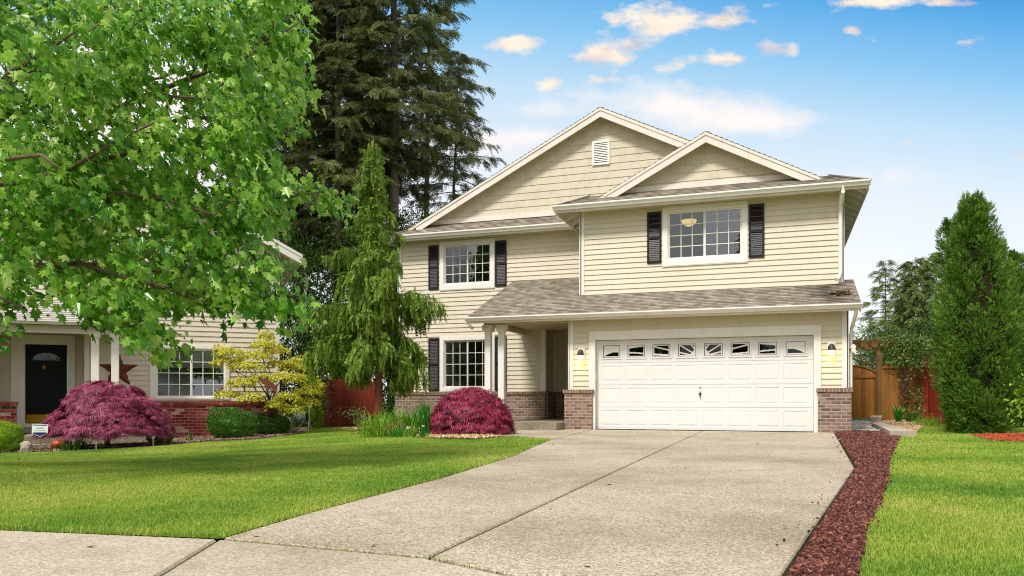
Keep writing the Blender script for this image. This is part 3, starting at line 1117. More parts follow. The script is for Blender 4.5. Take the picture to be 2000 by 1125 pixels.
# corner boards
for (x0, x1, y0, y1, z0, z1) in [(-0.645, -0.545, -0.03, 0.0, 0.95, 2.64), (-0.665, -0.632, -0.03, 0.08, 0.95, 2.64), (5.45, 5.57, -0.03, 0.0, 0.97, 2.64), (5.552, 5.585, -0.03, 0.09, 0.97, 2.64),
                                 (-0.66, -0.56, 1.17, 1.2, 3.36, 5.5), (-0.69, -0.635, 1.17, 1.29, 3.36, 5.5), (5.46, 5.57, 1.17, 1.2, 3.42, 5.5), (5.552, 5.585, 1.17, 1.29, 3.42, 5.5),
                                 (-6.86, -6.75, 3.07, 3.1, 0.95, 5.5), (-6.875, -6.835, 3.07, 3.2, 0.95, 5.5), (-2.30, -2.185, 3.07, 3.1, 0.95, 3.4), (-2.185, -2.155, 3.07, 3.16, 0.95, 2.72),
                                 (-2.185, -2.14, 4.0, 4.045, 0.95, 2.7)]:
    b = MB()
    b.box(x0, x1, y0, y1, z0, z1)
    b.build('corner_board', 'white', house)

# brick plinths with a rowlock course
for (x0, x1, y0, y1, z1, nm) in [(-6.93, -2.16, 3.0, 3.095, 0.86, 'a'), (-0.745, -0.05, -0.09, 0.0, 0.87, 'b'), (4.965, 5.635, -0.09, 0.0, 0.88, 'c'), (-2.19, -1.75, 3.955, 4.04, 0.86, 'd'), ]:
    b = MB()
    b.box(x0, x1, y0, y1, -0.1, z1)
    bo = b.build('brick_base', 'brick', house)
    b = MB()
    b.box(x0 - 0.03, x1 + 0.035, y0 - 0.03, y1 - 0.004, z1, z1 + 0.085)
    b.build('brick_cap', 'brick_rowlock', bo)
for q in ((-2.19, -2.10, 3.1, 3.95, -0.1, 0.944), (5.555, 5.635, 0.003, 1.0, -0.1, 0.962), (-0.745, -0.64, 0.003, 4.0, -0.1, 0.87)):
    b = MB()
    b.box(*q)
    b.build('brick_base', 'brick', house)

# porch: slab, beam, two square posts
b = MB()
b.box(-3.25, -0.75, -0.78, 4.0, -0.1, 0.165)
b.build('porch_step', 'aggregate', house)
b = MB()
b.box(-2.86, -0.65, -0.02, 0.10, 2.58, 2.70)
b.box(-2.86, -2.74, 0.10, 3.05, 2.58, 2.70)
b.build('porch_beam', 'soffit', house)
for x in (-2.83, -2.47):
    b = MB()
    b.box(x, x + 0.15, -0.03, 0.12, 0.165, 2.46)
    po = b.build('porch_post', 'white', house)
    b = MB()
    b.box(x - 0.05, x + 0.20, -0.08, 0.17, 2.45, 2.579)
    b.box(x - 0.03, x + 0.18, -0.06, 0.15, 2.415, 2.45)
    b.build('capital', 'white', po)

# front door in the recess
P4 = wallP(4.05)
b = MB()
b.pbox(P4, -1.80, -1.66, 0.165, 2.38, 0.003, 0.04)
b.pbox(P4, -0.72, -0.64, 0.165, 2.38, 0.003, 0.04)
b.pbox(P4, -1.66, -0.72, 2.24, 2.38, 0.003, 0.04)
fd = b.build('door_frame', 'white', house)
b = MB()
b.pbox(P4, -1.66, -0.72, 0.17, 2.24, -0.06, -0.02)
for (a0, a1, b0, b1) in ((-1.55, -1.24, 0.35, 0.95), (-1.14, -0.83, 0.35, 0.95), (-1.55, -1.24, 1.1, 1.7), (-1.14, -0.83, 1.1, 1.7)):
    b.pbox(P4, a0, a1, b0, b1, -0.019, -0.008)
b.build('front_door', 'dark_door', fd)
b = MB()
b.tube([(-1.57, 4.06, 1.0), (-1.57, 3.98, 1.0), (-1.57, 3.97, 1.3), (-1.57, 4.06, 1.32)], 0.016, 8)
b.build('door_handle', 'metal_grey', fd)


def window(parent, P, hole, trim=(0.12, 0.12, 0.12, 0.17), cols=3, rows=4, left_screen=True, room='room_wall', extras=None, label=None, depth=2.2):
    """two light slider: casing > sash, pane, grille; with a real room behind"""
    u0, u1, z0, z1 = hole
    tl, tr, tt, tb = trim
    m = MB()
    m.pbox(P, u0 - tl, u0, z0 - tb, z1 + tt, 0.002, 0.042)
    m.pbox(P, u1, u1 + tr, z0 - tb, z1 + tt, 0.002, 0.042)
    m.pbox(P, u0, u1, z1, z1 + tt, 0.002, 0.040)
    m.pbox(P, u0, u1, z0 - tb, z0, 0.002, 0.040)
    m.pbox(P, u0 - tl + 0.02, u1 + tr - 0.02, z0 - tb + 0.02, z0 - 0.03, 0.0405, 0.048)
    # jamb liner
    m.pbox(P, u0, u0 + 0.025, z0, z1, -0.10, 0.020)
    m.pbox(P, u1 - 0.025, u1, z0, z1, -0.10, 0.020)
    m.pbox(P, u0 + 0.025, u1 - 0.025, z1 - 0.025, z1, -0.10, 0.020)
    m.pbox(P, u0 + 0.025, u1 - 0.025, z0, z0 + 0.025, -0.10, 0.020)
    w = m.build('window', 'white_clean', parent, label=label)
    um = (u0 + u1) / 2
    for k, (a, b) in enumerate(((u0 + 0.025, um), (um, u1 - 0.025))):
        a_, b_ = a + 0.0, b - 0.0
        dep = -0.055 if (k == 0) else -0.03
        m = MB()
        fw = 0.028
        za, zb = z0 + 0.027, z1 - 0.027
        m.pbox(P, a_, a_ + fw, za, zb, dep - 0.02, dep + 0.02)
        m.pbox(P, b_ - fw, b_ + (0.02 if k == 0 else 0), za, zb, dep - 0.0195, dep + 0.0195)
        m.pbox(P, a_ + fw, b_ - fw, za, za + fw, dep - 0.02, dep + 0.02)
        m.pbox(P, a_ + fw, b_ - fw, zb - fw, zb, dep - 0.02, dep + 0.02)
        m.build('sash', 'white_clean', w)
        m = MB()
        ga, gb, gza, gzb = a_ + fw, b_ - fw, za + fw, zb - fw
        for i in range(1, cols):
            x = ga + (gb - ga) * i / cols
            m.pbox(P, x - 0.009, x + 0.009, gza, gzb, dep + 0.002, dep + 0.010)
        for i in range(1, rows):
            z = gza + (gzb - gza) * i / rows
            m.pbox(P, ga, gb, z - 0.009, z + 0.009, dep + 0.0025, dep + 0.0085)
        m.build('grille', 'white_clean', w)
        m = MB()
        o, u, v, n = P
        m.add([o + u * p + v * q + n * (dep - 0.003) for p, q in ((ga, gza), (gb, gza), (gb, gzb), (ga, gzb))], [(0, 1, 2, 3)])
        m.build('pane', 'screen_glass' if (k == 0 and left_screen) else 'glass', w)
    # room behind
    m = MB()
    o, u, v, n = P
    e = 0.5
    c = [o + u * p + v * q + n * d for d in (-0.102, -depth) for p, q in ((u0 - e, z0 - 0.5), (u1 + e, z0 - 0.5), (u1 + e, z1 + 0.3), (u0 - e, z1 + 0.3))]
    m.add(c, [(4, 7, 6, 5), (0, 4, 5, 1), (1, 5, 6, 2), (2, 6, 7, 3), (3, 7, 4, 0)])
    # front wall of the room round the opening
    for a, b, c_, d_ in ((u0 - e, u0, z0 - 0.5, z1 + 0.3), (u1, u1 + e, z0 - 0.5, z1 + 0.3), (u0, u1, z0 - 0.5, z0), (u0, u1, z1, z1 + 0.3)):
        m.pbox(P, a, b, c_, d_, -0.112, -0.103)
    m.build('room', room, w)
    if extras == 'curtain':
        m = MB()
        k = 26
        pts = []
        for i in range(k + 1):
            x = u0 - 0.05 + 0.34 * i / k
            pts.append((x, -0.25 + 0.03 * math.sin(i * 1.5)))
        vv = [o + u * x + v * zz + n * d for zz in (z0 - 0.3, z1 + 0.1) for x, d in pts]
        m.add(vv, [(i, i + 1, k + 2 + i, k + 1 + i) for i in range(k)])
        m.build('curtain', 'curtain', w)
    if extras == 'blind':
        m = MB()
        z = z1 - 0.02
        while z > z1 - (z1 - z0) * 0.36:
            m.pbox(P, u0 + 0.03, u1 - 0.03, z - 0.036, z - 0.0, -0.096, -0.090)
            m.pbox(P, u0 + 0.03, u1 - 0.03, z - 0.040, z - 0.036, -0.100, -0.084)
            z -= 0.04
        m.build('blind', 'blind', w)
    return w


window(house, wallP(1.2), W_UR, label='upper window above the garage with a lit ceiling lamp inside')
window(house, wallP(3.1), W_UL, extras='curtain')
window(house, wallP(3.1), W_LL, trim=(0.12, 0.12, 0.12, 0.11), extras='curtain')


def shutter(P, u0, u1, z0, z1):
    m = MB()
    f = 0.045
    m.pbox(P, u0, u0 + f, z0, z1, 0.016, 0.045)
    m.pbox(P, u1 - f, u1, z0, z1, 0.016, 0.045)
    zm = (z0 + z1) / 2
    for a, b in ((z0, z0 + 0.07), (zm - 0.035, zm + 0.035), (z1 - 0.07, z1)):
        m.pbox(P, u0 + f, u1 - f, a, b, 0.016, 0.0448)
    so = m.build('shutter', 'shutter', house)
    m = MB()
    o, u, v, n = P
    for a, b in ((z0 + 0.07, zm - 0.035), (zm + 0.035, z1 - 0.07)):
        k = int((b - a) / 0.042)
        for i in range(k):
            z = a + (b - a) * i / k
            c = [o + u * x + v * zz + n * d for (zz, d) in ((z, 0.038), (z + 0.045, 0.020)) for x in (u0 + f, u1 - f)]
            m.prism([c[0], c[1], c[3], c[2]], -n * 0.004)
        m.pbox(P, u0 + f, u1 - f, a, b, 0.0145, 0.0155)
    m.build('louvre', 'shutter', so)


for (Y, a, b, z0, z1) in [(1.2, 1.05, 1.40, 4.10, 5.38), (1.2, 3.475, 3.83, 4.10, 5.38), (3.1, -5.83, -5.50, 4.02, 5.35), (3.1, -3.69, -3.34, 4.02, 5.35), (3.1, -5.83, -5.48, 0.97, 2.56), (3.1, -3.69, -3.34, 0.97, 2.56)]:
    shutter(wallP(Y), a, b, z0, z1)


# garage door: casing, four sections of eight raised panels, sunburst lights
P0 = wallP(0)
b = MB()
b.pbox(P0, -0.15, 0.0, -0.005, 2.14, 0.002, 0.05)
b.pbox(P0, 4.88, 5.03, -0.005, 2.14, 0.002, 0.05)
b.pbox(P0, -0.15, 5.03, 2.14, 2.345, 0.002, 0.052)
b.pbox(P0, -0.02, 0.0, 0, 2.14, -0.16, 0.0)
b.pbox(P0, 4.88, 4.90, 0, 2.14, -0.16, 0.0)
b.pbox(P0, -0.02, 4.90, 2.14, 2.16, -0.16, 0.0)
casing = b.build('garage_casing', 'white', house)
PD = frame((0, 0.12, 0), (1, 0, 0), (0, 0, 1))
gd = MB()
o, u, v, n = PD
ncol, secs = 8, [(0.012, 0.535), (0.541, 1.064), (1.070, 1.593), (1.599, 2.13)]
DW = 4.88


def ppt(x, z, d):
    return o + u * x + v * z + n * d


def rect_ring(mb, A, B, da, db):
    a = [ppt(x, z, da) for x, z in ((A[0], A[2]), (A[1], A[2]), (A[1], A[3]), (A[0], A[3]))]
    c = [ppt(x, z, db) for x, z in ((B[0], B[2]), (B[1], B[2]), (B[1], B[3]), (B[0], B[3]))]
    mb.add(a + c, [(i, (i + 1) % 4, 4 + (i + 1) % 4, 4 + i) for i in range(4)])


cells, pw = [], DW / ncol
for r, (z0, z1) in enumerate(secs):
    xs = [0.0]
    for k in range(ncol):
        cx = 0.075 + (DW - 0.15) * (k + 0.5) / ncol
        hw = (DW - 0.15) / ncol * 0.43
        cells.append((r, k, cx - hw, cx + hw, z0 + 0.075, z1 - 0.075))
    row = [c for c in cells if c[0] == r]
    za, zb = z0 + 0.075, z1 - 0.075
    gd.add([ppt(0.004, z0, 0), ppt(DW - 0.004, z0, 0), ppt(DW - 0.004, za, 0), ppt(0.004, za, 0)], [(0, 1, 2, 3)])
    gd.add([ppt(0.004, zb, 0), ppt(DW - 0.004, zb, 0), ppt(DW - 0.004, z1, 0), ppt(0.004, z1, 0)], [(0, 1, 2, 3)])
    gd.add([ppt(0.004, z1, 0), ppt(DW - 0.004, z1, 0), ppt(DW - 0.004, z1, -0.04), ppt(0.004, z1, -0.04)], [(0, 1, 2, 3)])
    gd.add([ppt(0.004, z0, 0), ppt(0.004, z0, -0.04), ppt(DW - 0.004, z0, -0.04), ppt(DW - 0.004, z0, 0)], [(0, 1, 2, 3)])
    prev = 0.004
    for c in row + [(0, 0, DW - 0.004, 0, 0, 0)]:
        gd.add([ppt(prev, za, 0), ppt(c[2], za, 0), ppt(c[2], zb, 0), ppt(prev, zb, 0)], [(0, 1, 2, 3)])
        prev = c[3]
    if r < 3:
        for c in row:
            A = c[2:6]
            B = (A[0] + 0.012, A[1] - 0.012, A[2] + 0.012, A[3] - 0.012)
            D = (B[0] + 0.02, B[1] - 0.02, B[2] + 0.026, B[3] - 0.026)
            E_ = (D[0] + 0.012, D[1] - 0.012, D[2] + 0.012, D[3] - 0.012)
            rect_ring(gd, A, B, 0, -0.009)
            rect_ring(gd, B, D, -0.009, -0.005)
            rect_ring(gd, D, E_, -0.005, -0.001)
            gd.add([ppt(E_[0], E_[2], -0.002), ppt(E_[1], E_[2], -0.002), ppt(E_[1], E_[3], -0.002), ppt(E_[0], E_[3], -0.002)], [(0, 1, 2, 3)])
gd.add([ppt(0, 0.012, -0.045), ppt(DW, 0.012, -0.045), ppt(DW, 2.13, -0.045), ppt(0, 2.13, -0.045)], [(0, 1, 2, 3)])
door = gd.build('garage_door', 'garage_white', house)
b = MB()
b.pbox(PD, 0, DW, 0.0, 0.012, -0.04, 0.0)
b.build('door_seal', 'black_rubber', door)
# sunburst
xc, zc0 = DW / 2, secs[3][0] + 0.115
AX, BZ = 2.28, 0.335
wtop = [c for c in cells if c[0] == 3]
spokes = [0.0, 0.19, 0.50, 1.15, 3.2, 1e6]
for c in wtop:
    A = (c[2] + 0.0, c[3] - 0.0, c[4] + 0.0, c[5] - 0.0)
    B = (A[0] + 0.05, A[1] - 0.05, A[2] + 0.045, A[3] - 0.045)
    fr = MB()
    rect_ring(fr, A, (A[0] + 0.008, A[1] - 0.008, A[2] + 0.008, A[3] - 0.008), 0.0, 0.016)
    rect_ring(fr, (A[0] + 0.008, A[1] - 0.008, A[2] + 0.008, A[3] - 0.008), (B[0] - 0.004, B[1] + 0.004, B[2] - 0.004, B[3] + 0.004), 0.016, 0.016)
    rect_ring(fr, (B[0] - 0.004, B[1] + 0.004, B[2] - 0.004, B[3] + 0.004), B, 0.016, 0.0)
    fo = fr.build('window_frame', 'garage_white', door)
    gl = MB()
    gl.add([ppt(B[0], B[2], -0.012), ppt(B[1], B[2], -0.012), ppt(B[1], B[3], -0.012), ppt(B[0], B[3], -0.012)], [(0, 1, 2, 3)])
    gl.build('pane', 'dark_glass', fo)
    bk = MB()
    bk.add([ppt(B[0], B[2], -0.040), ppt(B[1], B[2], -0.040), ppt(B[1], B[3], -0.040), ppt(B[0], B[3], -0.040)], [(0, 1, 2, 3)])
    bk.build('backing', 'room_dark', fo)
    # white insert: a fine raster of cells is kept where the fan is solid, cut on exact sector edges
    ins = MB()
    NX, NZ = 46, 26
    I = (B[0] + 0.012, B[1] - 0.012, B[2] + 0.010, B[3] - 0.010)
    rim = 0.022
    sgn = -1 if (c[2] + c[3]) / 2 < xc else 1

    def dark(x, z):
        if not (I[0] + rim < x < I[1] - rim and I[2] + rim * 0.8 < z < I[3] - rim * 0.8):
            return False
        dx, dz = abs(x - xc), (z - (zc0 - 0.02))
        if (dx / AX) ** 2 + (dz / BZ) ** 2 > 1:
            return False
        if math.hypot(dx, dz) < 0.20 + 0.1 * min(1, dx):
            return False
        for sl in (0.0, 0.085, 0.25, 0.62, 1.5, 4.5)[1:]:
            dist = abs(dz - sl * dx) / math.sqrt(1 + sl * sl)
            if dist < 0.017:
                return False
        if dz < 0.05 and dx < 0.62:
            return dz > 0.028 and dx > 0.36
        return True
    for j in range(NZ):
        za, zb = I[2] + (I[3] - I[2]) * j / NZ, I[2] + (I[3] - I[2]) * (j + 1) / NZ
        i = 0
        while i < NX:
            xa = I[0] + (I[1] - I[0]) * i / NX
            if dark(xa + (I[1] - I[0]) / NX / 2, (za + zb) / 2):
                i += 1
                continue
            j2 = i
            while j2 < NX and not dark(I[0] + (I[1] - I[0]) * (j2 + 0.5) / NX, (za + zb) / 2):
                j2 += 1
            xb = I[0] + (I[1] - I[0]) * j2 / NX
            ins.add([ppt(xa, za, -0.004), ppt(xb, za, -0.004), ppt(xb, zb, -0.004), ppt(xa, zb, -0.004)], [(0, 1, 2, 3)])
            i = j2
    ins.build('fan_insert', 'garage_white', fo)
h = MB()
hx, hz = DW / 2 + 0.0, 0.80
h.prism([ppt(hx + a, hz + q, 0.001) for a, q in ((-0.022, 0.02), (0, -0.05), (0.022, 0.02), (0.035, 0.055), (0.012, 0.075), (0, 0.12), (-0.012, 0.075), (-0.035, 0.055))][::-1], n * 0.008)
h.tube([ppt(hx, hz + 0.03, 0.0), ppt(hx, hz + 0.03, 0.045)], 0.01, 8)
h.tube([ppt(hx - 0.004, hz + 0.075, 0.045), ppt(hx, hz - 0.03, 0.045)], 0.011, 8)
h.build('door_handle', 'pewter', door)
h = MB()
h.tube([ppt(hx, hz + 0.19, -0.01), ppt(hx, hz + 0.19, 0.008)], 0.018, 12)
h.build('lock', 'pewter', door)
h = MB()
h.pbox(PD, -0.0, 0.03, 1.15, 1.42, 0.0, 0.03)
h.build('track_bracket', 'white', door)

# downspouts
b = MB()
b.tube([(5.53, 0.72, 5.52), (5.53, 0.72, 5.40), (5.50, 1.10, 5.18), (5.50, 1.135, 5.0), (5.50, 1.135, 3.62), (5.46, 1.05, 3.52), (5.40, 0.96, 3.46)], 0.045, 8)
b.build('downspout', 'white_clean', house)
b = MB()
b.tube([(5.70, -0.42, 2.64), (5.70, -0.36, 2.52), (5.66, 0.1, 2.28), (5.64, 0.16, 2.1), (5.64, 0.16, 0.98)], 0.04, 8)
b.build('downspout', 'white_clean', house)
b = MB()
b.tube([(-3.1, -0.42, 2.64), (-3.1, -0.42, 2.56), (-3.09, -0.2, 2.5)], 0.04, 8)
b.build('downspout', 'white_clean', house)

# security camera on the garage's right corner, half hidden
b = MB()
b.tube([(5.60, 0.15, 1.86), (5.63, 0.06, 1.84), (5.68, 0.0, 1.84)], 0.018, 8)
b.tube([(5.68, 0.08, 1.87), (5.68, -0.06, 1.85)], 0.05, 12)
b.tube([(5.68, 0.08, 1.80), (5.68, -0.05, 1.78)], 0.045, 12)
b.build('security_camera', 'white_clean', house)


def lantern(x, z, label):
    t = thing('wall_lantern', label, 'wall lamp', (x, 0, z), 0, 'wall lanterns beside the garage door')
    b = MB()
    b.box(-0.085, 0.085, -0.035, -0.012, -0.13, 0.14)
    b.box(-0.075, 0.075, -0.045, -0.035, -0.12, 0.13)
    b.build('back_plate', 'white', t)
    b = MB()
    b.lathe([(0.085, -0.045), (0.078, -0.02), (0.072, 0.03), (0.05, 0.07), (0.02, 0.09), (0.004, 0.095)], (0, -0.13, 0.0), 18)
    b.tube([(0, -0.04, 0.02), (0, -0.09, 0.05), (0, -0.13, 0.05)], 0.014, 8)
    b.build('hood', 'bronze', t, smooth=True)
    b = MB()
    b.lathe([(0.045, -0.045), (0.066, -0.06), (0.068, -0.10), (0.055, -0.14), (0.03, -0.16), (0.004, -0.165)], (0, -0.13, 0.0), 18)
    b.build('glass_shade', 'lamp_glow', t, smooth=True)
    l = bpy.data.lights.new('lamp_light', 'POINT')
    l.energy = 1.7
    l.color = (1.0, 0.60, 0.22)
    l.shadow_soft_size = 0.06
    lo = bpy.data.objects.new('lamp_light', l)
    COL.objects.link(lo)
    lo.parent = t
    lo.location = (0, -0.14, -0.24)
    return t


lantern(-0.33, 1.82, 'lit bronze lantern on white plate beside the front porch and garage door')
lantern(5.24, 1.83, 'lit bronze lantern on white plate between garage door and wooden side gate')
cl = thing('ceiling_lamp', 'glowing yellow bowl ceiling lamp seen through the upper window', 'ceiling lamp', (1.95, 2.3, 5.5))
b = MB()
b.lathe([(0.02, -0.30), (0.10, -0.27), (0.17, -0.21), (0.20, -0.14), (0.19, -0.135), (0.02, -0.135)], (0, 0, 0), 20)
b.build('glass_bowl', 'ceiling_glow', cl, smooth=True)
b = MB()
b.tube([(0, 0, -0.14), (0, 0, 0.1)], 0.012, 8)
b.lathe([(0.07, 0.10), (0.07, 0.13), (0.02, 0.15)], (0, 0, 0), 14)
b.build('stem', 'brass', cl)

# ------------------------------------------------------------------ neighbour's house
NA = math.radians(22)
NU = np.array([math.cos(NA) * C - math.sin(NA) * S, math.cos(NA) * S + math.sin(NA) * C])      # facade direction, receding to the right
NN = np.array([-NU[1], NU[0]])                                                                  # into the house
r0, d0 = -6.29, 21.04
NO = np.array([CX + r0 * C - d0 * S, CY + r0 * S + d0 * C])
NZ0 = -0.36


def NF(px, py, w=0.0):
    """pixel on the neighbour's wall plane (w behind the facade) -> local (u, z)"""
    t = (px - 1000) / FOC
    dirr = np.array([t * C - S, t * S + C])
    A_ = np.array([[NU[0], -dirr[0]], [NU[1], -dirr[1]]])
    b_ = np.array([CX, CY]) - NO - NN * w
    uu, d = np.linalg.solve(A_, b_)
    return float(uu), float(CZ + (780 - py) * d / FOC - NZ0)


nb = thing('neighbour_house', 'tan sided neighbouring house with red brick base and white porch posts behind the big maple', 'house', (NO[0], NO[1], NZ0), math.atan2(NU[1], NU[0]))
NP = lambda w: frame((0, w, 0), (1, 0, 0), (0, 0, 1))
wl, wz1 = NF(304, 679)
wr, wz0 = NF(441, 777)
NW = (wl, wr, wz0, wz1)
cu, _ = NF(165, 700)               # corner where the entry recess starts
du0, dz1 = NF(49, 672, 0.9)
du1, dz0 = NF(130, 826, 0.9)
nev = NF(591, 497, -0.5)           # lower end of the rake
npk_u = NF(215, 300, -0.5)[0]
slope = (NF(295, 330, -0.5)[1] - nev[1]) / (nev[0] - NF(295, 330, -0.5)[0])
npk_z = nev[1] + slope * (nev[0] - npk_u)
nlf = 2 * npk_u - nev[0]
b = MB()
pz_ = NF(80, 650, -1.0)[1]
UPW = (NF(360, 560)[0], NF(410, 560)[0], NF(360, 548)[1], NF(360, 480)[1])
siding(b, NP(0), cu, 0, 0, nev[1] - 0.05, [NW, UPW])
siding(b, NP(0), nlf + 0.5, cu, pz_ + 0.10, nev[1] - 0.05)
siding(b, frame((0, 0, 0), (0, 1, 0), (0, 0, 1)), 0, 11, 0, nev[1] - 0.05)
siding(b, frame((cu, 0, 0), (0, -1, 0), (0, 0, 1)), -0.9, 0, 0, pz_ + 0.16)
siding(b, NP(0.9), du0 - 1.6, cu, 0, pz_ + 0.16, [(du0 - 0.12, du1 + 0.12, 0, dz1 + 0.1)])
siding(b, frame((du0 - 0.62, 0, 0), (0, 1, 0), (0, 0, 1)), -0.2, 0.9, 0, pz_ + 0.16)
siding(b, NP(-0.2), nlf + 0.4, du0 - 0.62, 0, pz_ + 0.16)
lapped(b, [(nlf + 0.6, nev[1] - 0.05), (0, nev[1] - 0.05), (0, nev[1] + 0.15), (npk_u, npk_z - 0.1), (nlf + 0.6, nev[1] + 0.2)], NP(0), 0.13, 0.024)
b.build('wall', 'neighbour_siding', nb)
b = MB()
b.box(nlf + 0.5, -0.02, 1.2, 11, pz_ + 0.2, pz_ + 0.24)
b.build('ceiling', 'room_wall', nb)
bm_, bd = rm, dk
rm, dk = MB(), MB()
e0, e1, pk = (nev[0], nev[1]), (nlf, nev[1]), (npk_u, npk_z)
roof_face([(e0[0], -0.5, e0[1]), (e0[0], 11.3, e0[1]), (pk[0], 11.3, pk[1]), (pk[0], -0.5, pk[1])])
roof_face([(e1[0], 11.3, e1[1]), (e1[0], -0.5, e1[1]), (pk[0], -0.5, pk[1]), (pk[0], 11.3, pk[1])])
nrf = rm.build('roof', 'shingle', nb)
dk.build('roof_deck', 'soffit', nrf)
for a, c_ in ((e0, pk), (e1, pk)):
    b = MB()
    b.prism([(a[0], -0.52, a[1] - 0.012), (c_[0], -0.52, c_[1] - 0.012), (c_[0], -0.52, c_[1] - 0.27), (a[0], -0.52, a[1] - 0.27)], (0, 0.035, 0))
    b.prism([(a[0], -0.538, a[1] - 0.013), (c_[0], -0.538, c_[1] - 0.013), (c_[0], -0.538, c_[1] - 0.09), (a[0], -0.538, a[1] - 0.09)], (0, 0.018, 0))
    b.build('rake_board', 'white', nb)
b = MB()
b.box(e0[0] - 0.03, e0[0], -0.48, 11.2, e0[1] - 0.22, e0[1] - 0.05)
b.build('fascia', 'white', nb)
y = -0.2
while y < 11:
    b = MB()
    b.beam((0, y, e0[1] + slope * (e0[0]) - 0.19), (e0[0] - 0.035, y, e0[1] - 0.17), 0.05, 0.12)
    b.build('rafter_tail', 'white', nb)
    y += 0.6
# corner boards
for x, wq in ((-0.10, 0), (cu, 0)):
    b = MB()
    b.box(x, x + 0.11, -0.032, -0.001, 0.9 if x > -1 else 0.3, nev[1] - 0.1 if x > -1 else 2.75)
    b.build('corner_board', 'white', nb)
# brick base with rowlock
_, bz = NF(535, 784)
b = MB()
b.box(cu + 0.12, 0.04, -0.10, -0.002, -0.4, bz - 0.10)
bb = b.build('brick_base', 'red_brick', nb)
b = MB()
b.box(cu + 0.12, 0.07, -0.135, -0.003, bz - 0.098, bz)
b.build('brick_cap', 'red_rowlock', bb)
b = MB()
b.box(nlf + 0.4, NF(31, 790, -0.3)[0], -0.30, -0.202, -0.4, bz - 0.10)
bb = b.build('brick_base', 'red_brick', nb)
b = MB()
b.box(nlf + 0.4, NF(31, 790, -0.3)[0] + 0.03, -0.335, -0.203, bz - 0.098, bz)
b.build('brick_cap', 'red_rowlock', bb)
window(nb, NP(0), NW, trim=(0.13, 0.09, 0.09, 0.05), extras='blind', room='room_dark', label='wide front window with half drawn white blind')
window(nb, NP(0), UPW, trim=(0.10, 0.10, 0.10, 0.10), room='room_wall', label='upper window half hidden by maple leaves')
# two small notices in the front window's corner
b = MB()
b.pbox(NP(0), NW[0] + 0.07, NW[0] + 0.20, NW[3] - 0.36, NW[3] - 0.28, -0.068, -0.066)
b.build('notice', 'sign_white', nb)
b = MB()
b.pbox(NP(0), NW[0] + 0.07, NW[0] + 0.20, NW[3] - 0.52, NW[3] - 0.42, -0.068, -0.066)
b.build('notice', 'sign_white', nb)
# front door
P9 = NP(0.9)
b = MB()
b.pbox(P9, du0 - 0.30, du0 - 0.06, 0.1, dz1 + 0.24, 0.004, 0.05)
b.pbox(P9, du1 + 0.02, du1 + 0.20, 0.1, dz1 + 0.24, 0.004, 0.05)
b.pbox(P9, du0 - 0.06, du1 + 0.02, dz1 + 0.05, dz1 + 0.24, 0.004, 0.05)
b.pbox(P9, du0 - 0.06, du0, dz0 - 0.1, dz1 + 0.05, -0.08, 0.03)
b.pbox(P9, du0, du1 + 0.02, dz1, dz1 + 0.05, -0.08, 0.03)
b.pbox(P9, du0 - 0.30, du1 + 0.20, 0.0, dz0 - 0.0, 0.004, 0.10)
df = b.build('door_frame', 'white_clean', nb)
b = MB()
b.pbox(P9, du0, du1, dz0, dz1, -0.09, -0.05)
dw_, dh_ = du1 - du0, dz1 - dz0
for (a0, a1, b0, b1) in ((0.14, 0.46, 0.15, 0.38), (0.54, 0.86, 0.15, 0.38), (0.14, 0.46, 0.45, 0.74), (0.54, 0.86, 0.45, 0.74)):
    A_ = (du0 + dw_ * a0, du0 + dw_ * a1, dz0 + dh_ * b0, dz0 + dh_ * b1)
    b.pbox(P9, A_[0], A_[1], A_[2], A_[3], -0.0495, -0.040)
    b.pbox(P9, A_[0] + 0.04, A_[1] - 0.04, A_[2] + 0.05, A_[3] - 0.05, -0.0395, -0.030)
dr = b.build('front_door', 'dark_door', df)
b = MB()
b.pbox(P9, du0 + 0.01, du1 - 0.01, dz0 + 0.01, dz0 + 0.22, -0.0495, -0.044)
b.build('kick_plate', 'brass_plate', df)
b = MB()
o9, u9, v9, n9 = P9
fan = [(du0 + dw_ * (0.5 - 0.34 * math.cos(a)), dz0 + dh_ * (0.80 + 0.095 * math.sin(a))) for a in np.linspace(0, PI, 15)]
b.add([o9 + u9 * x + v9 * z + n9 * -0.045 for x, z in fan], [tuple(range(14, -1, -1))])
b.build('fan_window', 'dark_glass', df)
b = MB()
for a in np.linspace(0.45, PI - 0.45, 4):
    x1, z1_ = du0 + dw_ * (0.5 - 0.34 * math.cos(a)), dz0 + dh_ * (0.80 + 0.095 * math.sin(a))
    b.beam(o9 + u9 * (du0 + dw_ * 0.5) + v9 * (dz0 + dh_ * 0.80) + n9 * -0.040, o9 + u9 * x1 + v9 * z1_ + n9 * -0.040, 0.008, 0.008, up=(0, 1, 0))
b.build('fan_bar', 'pewter', df)
b = MB()
kx, kz = du0 + dw_ * 0.45, dz0 + dh_ * 0.715
b.lathe([(0.012, -0.07), (0.035, -0.05), (0.03, -0.02), (0.06, 0.0), (0.055, 0.015), (0.02, 0.03), (0.012, 0.07), (0.004, 0.085)], (kx, 0.9 + 0.01, kz), 12, 1.0, 0.5)
b.build('door_knocker', 'brass', df, smooth=True)
